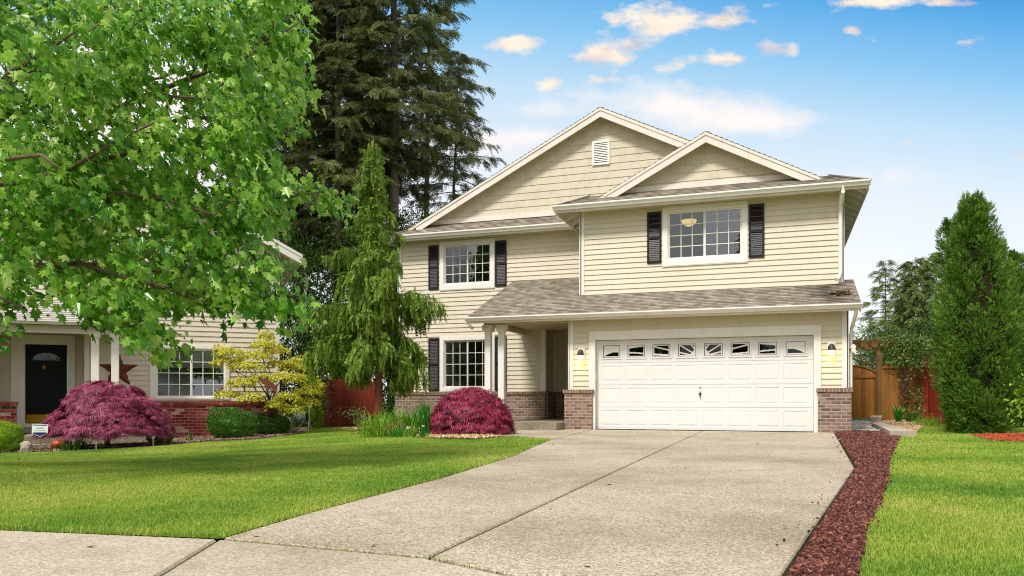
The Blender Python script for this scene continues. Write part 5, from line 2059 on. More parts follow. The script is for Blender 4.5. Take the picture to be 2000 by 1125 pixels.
# ------------------------------------------------------------------ conifers behind the houses
def fir(label, px, d, H, crown0, rmax, mat='fir_needle', trunk_r=0.26, nb=130, dens=1.0, z0=0.0, group='tall firs behind the houses', spray=0.62, shape=0.8, droop=0.5, name='fir_tree', tmpl=None, top_open=1.0):
    x, y, z = on_ground(px, d)
    t = thing(name, label, 'tree', (x, y, z + z0), R.uniform(0, 6), group=group)
    m = MB()
    zz = np.linspace(0, H, 9)
    sway = np.cumsum(R.normal(size=(9, 2)) * 0.05, 0)
    m.tube([(sway[i][0], sway[i][1], zz[i] - (0.2 if i == 0 else 0)) for i in range(9)], trunk_r * (1 - 0.93 * (zz / H) ** 1.1), 9)
    br = m
    P, D, N_, SZ = [], [], [], []
    for k in range(nb):
        f = (k + R.uniform(0, 1)) / nb
        h = crown0 + (H - crown0) * f
        a = k * 2.399 + R.uniform(-0.5, 0.5)
        L = rmax * (1 - f) ** shape * R.uniform(0.55, 1.12) * (1.0 if f > 0.08 else 0.6) + 0.15
        dr = np.array([math.cos(a), math.sin(a), 0])
        sd = np.array([-dr[1], dr[0], 0])
        st = np.array([np.interp(h, zz, sway[:, 0]), np.interp(h, zz, sway[:, 1]), h])
        tt = np.linspace(0, 1, 6)
        up = 0.25 - 0.45 * (1 - f)
        path = st + dr * (L * tt)[:, None] + Zv * (L * (up * tt - droop * 0.5 * tt ** 2 + 0.22 * np.maximum(0, tt - 0.7)))[:, None]
        br.tube(path, np.linspace(0.035 * (1 - f) + 0.012, 0.006, 6), 4, cap=False)
        ns = int((8 + 17 * L) * dens)
        s = R.uniform(0.18, 1.0, ns) ** 0.8
        p0 = np.stack([np.interp(s, tt, path[:, j]) for j in range(3)], -1)
        sg = R.choice([-1, 1], ns)
        wd = 0.30 * L * (1.05 - s)
        p0 += sd * (sg * R.uniform(0, 1, ns) * wd)[:, None]
        P.append(p0)
        D.append(unit(dr * R.uniform(0.3, 1.0, ns)[:, None] + sd * (sg * R.uniform(0.1, 1.0, ns))[:, None] + Zv * (R.normal(size=ns) * 0.22 - 0.38)[:, None]))
        N_.append(unit(Zv + jit(ns, 0.45)))
        SZ.append(R.uniform(0.55, 1.25, ns) * spray)
    br.build('trunk', 'fir_bark', t, smooth=True)
    scatter('crown', tmpl or FIRSPRAY, np.concatenate(P), np.concatenate(D), np.concatenate(N_), np.concatenate(SZ), mat, t)
    return t


fir('thick trunked tall fir rising behind the weeping cedar, its top cut by the picture', 771, 38, 31, 12.5, 4.3, trunk_r=0.34, nb=150, dens=0.9)
fir('slimmer fir with pointed top just left of the big roof gable', 884, 41, 19.2, 5.5, 4.0, trunk_r=0.17, nb=125, dens=0.8, shape=0.66, spray=0.46)
fir('dense dark fir second from the maple', 655, 37, 30, 7.5, 4.0, 'fir_dark', nb=190, dens=1.1, trunk_r=0.22)
fir('dark fir with bare lower trunk right beside the maple leaves', 590, 39, 33, 8.5, 3.8, 'fir_dark', nb=180, dens=1.1, trunk_r=0.24)
fir('tall fir filling the gap between the thick trunk and the dark firs', 705, 44, 34, 8.5, 4.0, 'fir_dark', nb=150, dens=0.9, trunk_r=0.25)
fir('fir mostly hidden behind the maple crown', 520, 43, 31, 8, 3.8, 'fir_dark', nb=150, trunk_r=0.25)
fir('fir behind the thick trunk reaching out of the picture on its right', 838, 48, 34, 17, 4.2, nb=95, dens=0.75, trunk_r=0.22)

gw = 'dark undergrowth trees below the firs'
for (px, d, lab, bl, n, sz, mt) in [
    (600, 33, 'dark bushy tree behind the red board fence', [(0, 0, 2.0, 1.5, 1.4, 2.0), (0.3, 0.4, 4.5, 1.4, 1.3, 1.8), (-0.7, 0, 6.5, 1.1, 1.1, 1.5)], 11000, 0.13, 'dark_leaf'),
    (665, 35, 'dark bushy tree straight behind the weeping cedar left side', [(0, 0, 2.0, 1.8, 1.4, 2.2), (0.2, 0.4, 5.0, 1.7, 1.4, 2.2), (0.2, 0, 8.0, 1.2, 1.1, 1.8)], 13000, 0.13, 'dark_leaf'),
    (735, 34, 'dark bushy tree hidden by the weeping cedar crown', [(0, 0, 2.5, 1.9, 1.4, 2.6), (0.2, 0.4, 6.0, 1.6, 1.4, 2.4)], 12000, 0.13, 'dark_leaf'),
    (798, 36, 'small leafy green tree peeping over the left eave of the cream house', [(0, 0, 4.0, 1.4, 1.2, 3.5), (0.1, 0.2, 8.2, 1.1, 1.0, 1.7)], 10000, 0.12, 'dark_leaf'),
    (545, 36, 'dark bushy tree right behind the tan house eave', [(0, 0, 3.0, 1.8, 1.4, 3.0), (0.3, 0.4, 6.8, 1.6, 1.4, 2.2)], 10000, 0.14, 'dark_leaf'),
    (855, 43, 'leafy tree low behind the left roof slope of the cream house', [(0, 0, 4.0, 1.8, 1.4, 4.0), (0.4, 0.4, 8.6, 1.5, 1.2, 1.6)], 9000, 0.14, 'dark_leaf')]:
    x, y, z = on_ground(px, d)
    leafy_mass('undergrowth_tree', lab, 'tree', x, y, z, bl, n, sz, mt, group=gw, trunk_r=0.1)

# right hand background
gb = 'trees beyond the wooden gate'
fir('open pine with visible sky between its branches beyond the gate', 1722, 44, 8.6, 1.0, 2.2, 'pine_needle', 0.10, 70, 0.75, group=gb, spray=0.42, shape=0.75, name='pine_tree', droop=0.1)
fir('bushy blue green pine beyond the pergola beam', 1784, 42, 8.3, 0.8, 2.3, 'pine_needle', 0.12, 90, 1.3, group=gb, spray=0.45, shape=0.6, name='pine_tree', droop=-0.2)
fir('pine half hidden by the tallest arborvitae', 1828, 45, 9.2, 0.8, 2.0, 'pine_needle', 0.10, 80, 1.1, group=gb, spray=0.42, shape=0.7, name='pine_tree', droop=-0.2)
fir('faint far pine tip between the two nearer pines', 1755, 52, 8.6, 1.0, 1.9, 'pine_needle', 0.10, 60, 0.9, group=gb, spray=0.42, shape=0.7, name='pine_tree', droop=0.0)
for (px, d, lab, bl, n, sz, mt) in [
    (1690, 38, 'leafy shrub rising just right of the house corner', [(0, 0, 1.6, 1.2, 1.0, 1.5), (0.3, 0, 3.4, 1.0, 0.9, 1.2)], 5000, 0.11, 'vine_leaf'),
    (1745, 36, 'leafy shrub behind the pergola beam', [(0, 0, 1.6, 1.5, 1.0, 1.5), (0.1, 0, 3.3, 1.3, 0.9, 0.9)], 6000, 0.10, 'dark_leaf'),
    (1810, 34, 'leafy shrub between pergola and arborvitae', [(0, 0, 1.8, 1.4, 1.0, 1.6), (0.1, 0, 3.4, 1.2, 0.9, 0.9)], 6000, 0.10, 'dark_leaf')]:
    x, y, z = on_ground(px, d)
    leafy_mass('backyard_shrub', lab, 'shrub', x, y, z, bl, n, sz, mt, group='shrubs behind the wooden fence')


# ------------------------------------------------------------------ fences, gate, pergola
def gp(px, py, d):
    p = W(px, py, d)
    return p[0], p[1], p[2]


# red board fence between the two houses (boards are one panel with real gaps)
fx0, fy0, fz0 = on_ground(612, 26.8)
fx1, fy1, fz1 = on_ground(725, 26.8)
rf_ = thing('board_fence', 'weathered red board fence closing the gap between the two houses', 'fence', (fx0, fy0, fz0), math.atan2(fy1 - fy0, fx1 - fx0))
Lf = math.hypot(fx1 - fx0, fy1 - fy0)
m = MB()
k = 0
xx = 0.0
while xx < Lf:
    w = 0.138
    h = 1.60 + 0.03 * math.sin(xx * 1.6) + R.uniform(-0.012, 0.012)
    if xx > Lf * 0.72:
        h -= 0.06
    m.box(xx + 0.002, xx + w, -0.010 + R.uniform(-0.004, 0.004), 0.012, -0.2, h)
    xx += w + 0.003
m.build('board_panel', 'red_fence_wood', rf_)
for z in (0.25, 1.25):
    m = MB()
    m.box(0, Lf, 0.017, 0.06, z, z + 0.09)
    m.build('rail', 'red_fence_wood', rf_)
for x in (0.02, Lf * 0.5, Lf - 0.1):
    m = MB()
    m.box(x, x + 0.09, 0.062, 0.15, -0.2, 1.5)
    m.build('post', 'red_fence_wood', rf_)

# wooden gate and fence on the right: line along the X axis at depth ~27 m
gx0, gy0, _ = gp(1650, 780, 27.2)
gx1, gy1, _ = gp(1722, 780, 27.2)
gang = math.atan2(gy1 - gy0, gx1 - gx0)
gate = thing('wooden_gate', 'brown wooden side gate with an arched top next to the garage corner', 'gate', (gx0, gy0, 0), gang)
Lg = math.hypot(gx1 - gx0, gy1 - gy0)
m = MB()
xx = 0.0
gpx = lambda u: CZ + (780 - u) * 27.2 / FOC


def gtop(u):
    q = np.clip((u / Lg - 0.30) / 0.70, 0, 1)
    return gpx(713) - 0.36 * q ** 1.6


while xx < Lg - 0.05:
    w = min(0.14, Lg - 0.04 - xx)
    a, b = gtop(xx), gtop(xx + w)
    y0 = R.uniform(-0.004, 0.004)
    m.prism([(xx + 0.002, y0, 0.06), (xx + w, y0, 0.06), (xx + w, y0, b), (xx + 0.002, y0, a)], (0, 0.02, 0))
    xx += w + 0.003
m.build('board_panel', 'cedar_wood', gate)
m = MB()
m.box(0, Lg - 0.04, -0.035, -0.006, gpx(738), gpx(733))
m.build('rail', 'cedar_wood', gate)
for k in range(8):
    a, b = Lg * k / 8, Lg * (k + 1) / 8 - 0.001
    if k == 7:
        b -= 0.04
m = MB()
us = np.linspace(0, Lg - 0.04, 9)
m.tube([(u_, -0.012, gtop(u_) - 0.02) for u_ in us], 0.028, 5)
m.build('curved_rail', 'cedar_wood', gate)
m = MB()
m.beam((0, 0.06, gpx(696)), (Lg + 0.0, 0.06, gpx(716)), 0.09, 0.05)
m.build('sloping_rail', 'beam_wood', gate)
# pergola: post, beam, cross pieces
px0 = gp(1717, 780, 27.1)
perg = thing('pergola', 'weathered wooden pergola beam on a square post above the side gate', 'pergola', (px0[0], px0[1], 0), gang)
m = MB()
m.box(-0.09, 0.09, -0.09, 0.09, -0.1, gpx(679))
m.build('post', 'beam_wood', perg)
m = MB()
m.box(-1.35, 1.95, -0.10, -0.055, gpx(679), gpx(671.5))
m.build('beam', 'beam_wood', perg)
m = MB()
m.box(1.6, 1.75, -0.05, 0.10, -0.1, gpx(679))
m.build('post', 'beam_wood', perg)
for k in range(9):
    u_ = -1.15 + k * 0.36
    m = MB()
    zz_ = gpx(671.5)
    m.prism([(u_ - 0.025, -0.35, zz_ + 0.075), (u_ - 0.025, -0.30, zz_ + 0.003), (u_ - 0.025, 1.6, zz_ + 0.003), (u_ - 0.025, 1.6, zz_ + 0.13), (u_ - 0.025, -0.35, zz_ + 0.13)], (0.05, 0, 0))
    m.build('rafter', 'beam_wood', perg)
m = MB()
m.box(-1.35, 1.75, 1.2, 1.25, gpx(679), gpx(671.5))
m.build('beam', 'beam_wood', perg)
# fence to the right of the post
wf0 = gp(1722, 780, 27.0)
wf1 = gp(1812, 780, 27.0)
wf = thing('board_fence', 'orange brown board fence under the climbing vine right of the pergola post', 'fence', (wf0[0], wf0[1], 0), gang)
Lw = math.hypot(wf1[0] - wf0[0], wf1[1] - wf0[1])
m = MB()
xx = 0.0
while xx < Lw:
    m.box(xx + 0.002, xx + 0.143, R.uniform(-0.003, 0.003), 0.018, -0.1, gpx(720))
    xx += 0.147
m.build('board_panel', 'cedar_wood', wf)
for z in (gpx(720), gpx(735), 0.3):
    m = MB()
    m.box(0, Lw, -0.03 if z > 1.7 else 0.02, -0.005 if z > 1.7 else 0.06, z - 0.001, z + 0.09)
    m.build('rail', 'cedar_wood', wf)
# red painted fence coming towards the camera
ra = gp(1811, 780, 26.9)
rb = gp(1875, 780, 20.2)
rp = thing('board_fence', 'bright red painted board fence running behind the tallest arborvitae', 'fence', (ra[0], ra[1], 0), math.atan2(rb[1] - ra[1], rb[0] - ra[0]))
Lr = math.hypot(rb[0] - ra[0], rb[1] - ra[1])
m = MB()
xx = 0.12
while xx < Lr:
    m.box(xx + 0.002, xx + 0.14, R.uniform(-0.003, 0.003), 0.02, -0.1, 1.83)
    xx += 0.146
m.build('board_panel', 'red_paint', rp)
m = MB()
m.box(0.0, 0.12, -0.06, 0.06, -0.1, 2.24)
po = m.build('post', 'red_paint', rp)
m = MB()
m.box(-0.02, 0.14, -0.08, 0.08, 2.241, 2.27)
m.build('post_cap', 'red_paint', po)
m = MB()
m.box(-0.05, 0.0, -0.15, -0.10, 1.98, 2.10)
m.build('white_box', 'white_clean', po)

# vine on the fence and pergola
vx = gp(1764, 780, 26.6)
leafy_mass('climbing_vine', 'climbing vine with pale leaves draped over the pergola and board fence', 'vine', vx[0], vx[1], 0.0,
           [(0.0, 0.3, 2.6, .65, .3, .28), (0.5, 0.35, 2.5, .42, .3, .38), (0.3, 0.1, 2.12, .48, .2, .2), (-0.15, 0.2, 2.05, .4, .2, .15), (0.22, -0.05, 1.35, .12, .1, .45), (0.42, -0.05, 0.75, .16, .12, .45)],
           3600, 0.085, 'vine_leaf', trunk_r=0.03)


# ------------------------------------------------------------------ strap leaved plants
def strap_plant(name, label, cat, px, d, n, L, w, mat, spread=0.8, up=1.0, group=None, rad=0.1, flowers=None):
    x, y, z = on_ground(px, d)
    t = thing(name, label, cat, (x, y, z), group=group)
    V, F = [], []
    seg = 5
    for _ in range(n):
        a = R.uniform(0, 2 * PI)
        h = np.array([math.cos(a), math.sin(a), 0])
        sd = np.array([-h[1], h[0], 0])
        b = np.array([R.normal() * rad, R.normal() * rad, 0.0])
        l = L * R.uniform(0.6, 1.15)
        th = R.uniform(0.05, spread)
        bend = R.uniform(0.6, 1.7)
        i0 = len(V)
        p = b.copy()
        for k in range(seg + 1):
            tt = k / seg
            ww = w * (0.6 + 1.2 * tt * (1 - tt) * 2) * (1 - tt ** 3) * 0.5 + 0.0008
            V += [p - sd * ww, p + sd * ww]
            ang = th + bend * tt * tt * spread
            p = p + (h * math.sin(ang) + Zv * math.cos(ang) * up) * (l / seg)
            p[2] = max(p[2], 0.01)
        for k in range(seg):
            j = i0 + 2 * k
            F.append((j, j + 1, j + 3, j + 2))
    F = np.array(F)
    np_mesh('leaves', np.array(V), F.ravel(), np.arange(len(F)) * 4, mat, t)
    if flowers:
        m_, k_, fz = flowers
        P = np.stack([R.normal(size=k_) * rad * 1.8, R.normal(size=k_) * rad * 1.8, R.uniform(0.6, 1.0, k_) * fz], -1)
        for q_ in P:
            q6 = q_ + jit(6, 0.012)
            scatter('flower', LEAF, q6, rnd_dir(6), rnd_dir(6), 0.035, m_, t)
    return t


gg = 'strap leaved clumps in the bed beside the crimson maple'
strap_plant('daylily_clump', 'leftmost arching green grass clump in the house bed', 'plant', 735, 16.3, 150, 0.62, 0.016, 'strap_leaf', 0.85, group=gg, rad=0.14)
strap_plant('daylily_clump', 'yellow green grass clump in front of the cedar trunk', 'plant', 770, 16.9, 150, 0.62, 0.015, 'strap_leaf', 0.6, group=gg, rad=0.16)
strap_plant('daylily_clump', 'upright yellowish grass clump in the middle of the bed', 'plant', 800, 16.7, 110, 0.55, 0.014, 'strap_leaf', 0.5, group=gg, rad=0.12)
strap_plant('iris_clump', 'taller upright deep green clump touching the crimson maple', 'plant', 832, 16.6, 130, 0.78, 0.022, 'green_strap', 0.45, group=gg, rad=0.14)
strap_plant('pink_flower', 'low plant with pink flowers at the bed edge', 'flower', 777, 15.9, 90, 0.24, 0.012, 'green_strap', 0.9, rad=0.09, flowers=('petal', 16, 0.28))
strap_plant('small_grass_tuft', 'small yellow green tuft among the bark chips left of crimson maple', 'plant', 806, 15.8, 60, 0.24, 0.012, 'strap_leaf', 0.6, rad=0.06, flowers=('petal_white', 5, 0.26))
strap_plant('small_grass_tuft', 'tiny green tuft at the front of the bark chips beside crimson maple', 'plant', 828, 15.5, 60, 0.17, 0.012, 'green_strap', 0.9, rad=0.06)
strap_plant('yucca_plant', 'spiky green plant with a reddish heart in the bed by the side fence', 'plant', 1755, 24.2, 34, 0.62, 0.065, 'green_strap', 0.55, rad=0.03)
strap_plant('lily_plant', 'sparse pale lily sprout in the mulch below the front window', 'plant', 372, 17.6, 26, 0.24, 0.022, 'variegated_leaf', 1.0, rad=0.05)
strap_plant('dark_fern', 'dark green ferny plant under the edge of the purple maple', 'plant', 143, 15.2, 160, 0.30, 0.014, 'dark_leaf', 1.0, rad=0.16)
strap_plant('grass_tuft', 'long uncut grass tuft at the foot of the red painted fence', 'plant', 1812, 20.8, 160, 0.34, 0.009, 'strap_leaf', 0.7, rad=0.22)
strap_plant('grass_tuft', 'long uncut grass tuft at the foot of the tallest arborvitae', 'plant', 1868, 17.0, 110, 0.26, 0.009, 'strap_leaf', 0.8, rad=0.16)
x, y, z = on_ground(2010, 14.6)
leafy_mass('bright_shrub', 'bright green shrub leaf tips entering the picture at its right edge', 'shrub', x, y, z, [(0.1, 0, 0.75, .2, .25, .5)], 420, 0.075, 'lime_leaf', trunk_r=0.015)


# ------------------------------------------------------------------ small things in front of the neighbour's house
def place(px, py=None, d=None):
    if d is None:
        x, y = G(px, py)
        return x, y, float(terrain(x, y))
    return on_ground(px, d)


# hose reel
x, y, z = place(588, d=21.6)
hr = thing('hose_reel', 'pale hose reel cart wound with grey green garden hose', 'hose reel', (x, y, z), YAW)
for sx in (-0.22, 0.22):
    m = MB()
    m.tube([(sx * 1.12, -0.16, 0.0), (sx, 0.0, 0.42), (sx, 0.06, 0.80)], 0.018, 8)
    m.tube([(sx, 0.0, 0.42), (sx * 1.05, 0.22, 0.0)], 0.016, 8)
    m.build('frame', 'reel_frame', hr)
m = MB()
m.tube([(-0.22, 0.06, 0.79), (0.22, 0.06, 0.79)], 0.018, 8)
m.tube([(-0.22, 0.05, 0.70), (0.22, 0.05, 0.70)], 0.012, 8)
m.build('handle', 'reel_frame', hr)
m = MB()
m.tube([(-0.20, 0.0, 0.40), (0.20, 0.0, 0.40)], 0.10, 14)
m.build('drum', 'black_rubber', hr)
m = MB()
m.box(-0.23, 0.23, -0.19, -0.155, 0.02, 0.13)
m.build('base_board', 'stone', hr)
m = MB()
pts = []
for k in range(14 * 16):
    a = 2 * PI * k / 16
    u_ = -0.17 + 0.34 * (k / (14 * 16)) + 0.012 * math.sin(a * 0.5 + k)
    r_ = 0.145 + 0.02 * math.sin(k * 0.21)
    pts.append((u_, r_ * math.cos(a) - 0.02, 0.40 + r_ * math.sin(a)))
m.tube(pts, 0.013, 5)
m.tube([(0.16, -0.13, 0.42), (0.10, -0.17, 0.25), (-0.05, -0.2, 0.08), (-0.2, -0.22, 0.03)], 0.013, 6)
m.tube([(-0.2, -0.05, 0.3), (-0.3, -0.08, 0.12), (-0.42, -0.02, 0.2), (-0.52, 0.1, 0.55)], 0.013, 6)
m.build('hose', 'hose', hr, smooth=True)

# security yard sign
x, y, z = place(78, d=14.7)
ys = thing('yard_sign', 'white shield shaped yard sign with navy bands on a thin stake', 'yard sign', (x, y, z), YAW + 0.06)
dsg = rd(x, y)[1]
sc_ = dsg / FOC
zt = lambda py: CZ + (780 - py) * dsg / FOC - z
m = MB()
m.tube([(0, 0.01, -0.1), (0, 0.01, zt(850))], 0.006, 6)
m.build('stake', 'metal_grey', ys)
hw = 15.5 * sc_
m = MB()
body = [(-hw * 0.94, zt(828)), (hw, zt(829)), (hw * 0.94, zt(846)), (0, zt(853)), (-hw, zt(846))]
m.prism([(a, 0, b) for a, b in body][::-1], (0, 0.006, 0))
m.build('panel', 'sign_white', ys)
m = MB()
m.prism([(-hw * 0.86, -0.0015, zt(829.2)), (hw * 0.90, -0.0015, zt(830)), (hw * 0.89, -0.0015, zt(831.6)), (-hw * 0.87, -0.0015, zt(831))][::-1], (0, 0.001, 0))
m.prism([(-hw * 0.86, -0.0015, zt(845.0)), (hw * 0.84, -0.0015, zt(845.0)), (hw * 0.82, -0.0015, zt(846.6)), (0, -0.0015, zt(851.8)), (-hw * 0.85, -0.0015, zt(846.6))][::-1], (0, 0.001, 0))
m.build('navy_band', 'sign_blue', ys)
m = MB()
m.box(-hw * 0.45, hw * 0.45, -0.002, -0.0006, zt(836.8), zt(835.2))
m.box(-hw * 0.66, hw * 0.70, -0.002, -0.0006, zt(840.6), zt(839.8))
m.box(-hw * 0.80, hw * 0.78, -0.002, -0.0006, zt(844.4), zt(843.6))
m.build('text_lines', 'sign_grey', ys)

# rock, pots, ornament
x, y, z = place(52, d=15.3)
rk = thing('rock', 'upright tan rock beside the round lime bush', 'rock', (x, y, z))
m = MB()
rr_ = np.random.default_rng(3)
m.lathe([(0.03, -0.03), (0.13, 0.0), (0.15, 0.08), (0.13, 0.15), (0.07, 0.20), (0.01, 0.21)], (0, 0, 0), 9, 1.0, 0.7)
m.v = [(a + rr_.normal() * 0.012, b + rr_.normal() * 0.012, c) for a, b, c in m.v]
m.build('rock_body', 'stone', rk)
x, y, z = place(37, d=15.7)
rk = thing('rock', 'flat pale rock lying left of the upright tan rock', 'rock', (x, y, z))
m = MB()
m.lathe([(0.03, -0.03), (0.17, 0.0), (0.18, 0.05), (0.12, 0.09), (0.01, 0.10)], (0, 0, 0), 9, 1.2, 0.8)
m.v = [(a + rr_.normal() * 0.012, b + rr_.normal() * 0.012, c) for a, b, c in m.v]
m.build('rock_body', 'stone', rk)


def np_world(u, w, z):
    p = NO + NU * u + NN * w
    return float(p[0]), float(p[1]), NZ0 + z


pu = NF(115, 848, -1.6)[0]
x, y, z = np_world(pu, -1.6, sz)
pt = thing('flower_pot', 'round terracotta bowl pot with dry stems on the porch step', 'pot', (x, y, z))
m = MB()
m.lathe([(0.09, 0.0), (0.14, 0.05), (0.155, 0.11), (0.14, 0.15), (0.15, 0.165), (0.13, 0.165), (0.12, 0.12), (0.01, 0.11)], (0, 0, 0), 18)
m.build('pot', 'terracotta', pt, smooth=True)
m = MB()
for k in range(14):
    a = k * 2.4
    m.tube([(0.05 * math.cos(a), 0.05 * math.sin(a), 0.1), (0.12 * math.cos(a), 0.12 * math.sin(a), 0.22 + 0.08 * math.sin(k)), (0.2 * math.cos(a), 0.2 * math.sin(a), 0.24 + 0.1 * math.sin(k * 3))], 0.004, 4)
m.build('dry_stems', 'straw', pt)
pu = NF(152, 846, -1.5)[0]
x, y, z = np_world(pu, -1.55, sz)
pt = thing('bowl_planter', 'wide shallow grey bowl planter on the porch step under the purple maple', 'pot', (x, y, z))
m = MB()
m.lathe([(0.10, 0.0), (0.18, 0.05), (0.25, 0.12), (0.24, 0.125), (0.17, 0.07), (0.01, 0.06)], (0, 0, 0), 20)
m.build('bowl', 'slate_pot', pt, smooth=True)
m = MB()
m.lathe([(0.17, 0.071), (0.20, 0.09), (0.1, 0.12), (0.01, 0.12)], (0, 0, 0), 14)
m.build('soil', 'soil', pt)
pu = NF(187, 842, -1.4)[0]
x, y, z = np_world(pu, -1.5, sz)
pt = thing('stone_trough', 'small square stone trough on the right end of the porch step', 'pot', (x, y, z), math.atan2(NU[1], NU[0]))
m = MB()
m.box(-0.13, 0.13, -0.1, 0.1, 0, 0.18)
m.box(-0.145, 0.145, -0.115, 0.115, 0.181, 0.21)
m.build('trough', 'stone', pt)
x, y, z = place(117, d=15.2)
orn = thing('orange_ornament', 'glossy orange ceramic pumpkin ornament in front of the porch step', 'garden ornament', (x, y, z + 0.13))
m = MB()
seg_, prof_ = 24, [(0.02, -0.09), (0.10, -0.075), (0.15, -0.02), (0.15, 0.03), (0.10, 0.08), (0.03, 0.085), (0.015, 0.07)]
vv = []
for r_, z_ in prof_:
    for k in range(seg_):
        a = 2 * PI * k / seg_
        q = r_ * (1 + 0.10 * math.cos(a * 6))
        vv.append((q * math.cos(a), q * math.sin(a), z_))
m.add(vv, [(i * seg_ + k, i * seg_ + (k + 1) % seg_, (i + 1) * seg_ + (k + 1) % seg_, (i + 1) * seg_ + k) for i in range(len(prof_) - 1) for k in range(seg_)] + [tuple(range(seg_ - 1, -1, -1)), tuple((len(prof_) - 1) * seg_ + k for k in range(seg_))])
m.build('pumpkin_body', 'orange_glaze', orn, smooth=True)
m = MB()
m.tube([(0, 0, 0.06), (0.01, 0, 0.12), (0.04, 0, 0.15)], [0.018, 0.013, 0.010], 7)
m.build('stalk', 'straw', orn)
m = MB()
m.lathe([(0.13, -0.14), (0.14, -0.13), (0.13, -0.085), (0.02, -0.085)], (0, 0, 0), 12)
m.build('base_stone', 'stone', orn)
for px, py, h, lab in ((188, 15.1, 0.15, 'small solar path light at the lawn edge below the purple maple'), (299, 15.7, 0.20, 'slightly taller solar path light beside the mulch bed')):
    x, y, z = place(px, d=py)
    pl = thing('path_light', lab, 'path light', (x, y, z), 0, 'path lights along the lawn edge')
    m = MB()
    m.tube([(0, 0, -0.05), (0, 0, h * 0.72)], 0.011, 8)
    m.build('stake', 'reel_frame', pl)
    m = MB()
    m.lathe([(0.015, h * 0.70), (0.032, h * 0.80), (0.036, h * 1.02)], (0, 0, 0), 12)
    m.build('lens', 'sign_white', pl)
    m = MB()
    m.lathe([(0.055, h * 1.03), (0.05, h * 1.10), (0.02, h * 1.2), (0.004, h * 1.22)], (0, 0, 0), 14)
    m.build('cap', 'pewter' if h > 0.17 else 'reel_frame', pl)
# rusty bird ornament hanging in the yellow maple, on a rod
bo = W(521, 745, 19.0)
gx_, gy_, gz_ = on_ground(521, 19.0)
bd_ = thing('bird_ornament', 'rusty flat metal bird on a rod among the yellow maple branches', 'garden ornament', (gx_, gy_, gz_), YAW)
m = MB()
zb = bo[2] - gz_
k_ = 19.0 / FOC
shape = [(-17, 8), (-13, 10), (-7, 4), (-2, 8), (1, 11), (4, 7), (3, 2), (10, -3), (17, -7), (19, -14), (20, -21), (15, -20), (9, -14), (1, -10), (-8, -4), (-14, 2)]
m.prism([(a * k_, 0, zb + b * k_) for a, b in shape], (0, 0.012, 0))
m.build('bird_silhouette', 'rust', bd_)
m = MB()
m.tube([(0, 0.02, -0.1), (0.01, 0.02, zb - 6 * k_)], 0.008, 6)
m.build('rod', 'bronze', bd_)

# edging stones by the side path
for i, (pts_, lab) in enumerate([([(1702, 826), (1722, 834), (1738, 842), (1790, 842), (1762, 835), (1735, 829), (1716, 823)], 'long pale concrete edging slab curving along the gravel side path'),
                                 ([(1700, 818), (1722, 818), (1723, 814), (1701, 814)], 'short grey concrete block at the foot of the gate post')]):
    gpts = []
    for a, b in pts_:
        d_ = FOC * (CZ - 0.11) / (b - 780 + 0.0)
        p = W(a, b, d_)
        gpts.append((p[0], p[1]))
    cxy = np.mean(gpts, 0)
    t = thing('edging_stone', lab, 'edging stone', (cxy[0], cxy[1], 0))
    m = MB()
    ar = sum(gpts[j][0] * gpts[(j + 1) % len(gpts)][1] - gpts[(j + 1) % len(gpts)][0] * gpts[j][1] for j in range(len(gpts)))
    q = gpts if ar > 0 else gpts[::-1]
    hgt = 0.11 if i == 0 else 0.16
    m.prism([(a - cxy[0], b - cxy[1], -0.1) for a, b in q], (0, 0, 0.1 + hgt))
    m.build('slab', 'stone', t)
# dry needle clump stuck on the garage roof
nz = zp(0.25)
cl_ = thing('needle_clump', 'small clump of dry brown needles lying on the garage roof corner', 'debris', (5.45, 0.25, nz + 0.03))
P = jit(260, 1.0) * np.array([0.09, 0.05, 0.015])
P[:, 2] = np.abs(P[:, 2]) + P[:, 1] * 0.39
scatter('needles', LEAF, P, rnd_dir(260) * np.array([1, 1, 0.3]), np.tile(Zv, (260, 1)), 0.09, 'straw', cl_)


# ------------------------------------------------------------------ loose ground cover
def sample_poly(poly, n):
    xs, ys = np.array([p[0] for p in poly]), np.array([p[1] for p in poly])
    x, y = R.uniform(xs.min(), xs.max(), n), R.uniform(ys.min(), ys.max(), n)
    k = pip(x, y, poly)
    return x[k], y[k]


def area(poly):
    return abs(sum(poly[i][0] * poly[(i + 1) % len(poly)][1] - poly[(i + 1) % len(poly)][0] * poly[i][1] for i in range(len(poly)))) / 2


def bbox_area(poly):
    xs, ys = [p[0] for p in poly], [p[1] for p in poly]
    return (max(xs) - min(xs)) * (max(ys) - min(ys))


CHIP = ([(0.5, 0, 0), (0, 0.36, 0.05), (-0.5, 0.05, 0), (0, -0.36, 0), (0.06, 0.02, 0.30), (0, 0, -0.28)], [[0, 1, 4], [1, 2, 4], [2, 3, 4], [3, 0, 4], [1, 0, 5], [2, 1, 5], [3, 2, 5], [0, 3, 5]])


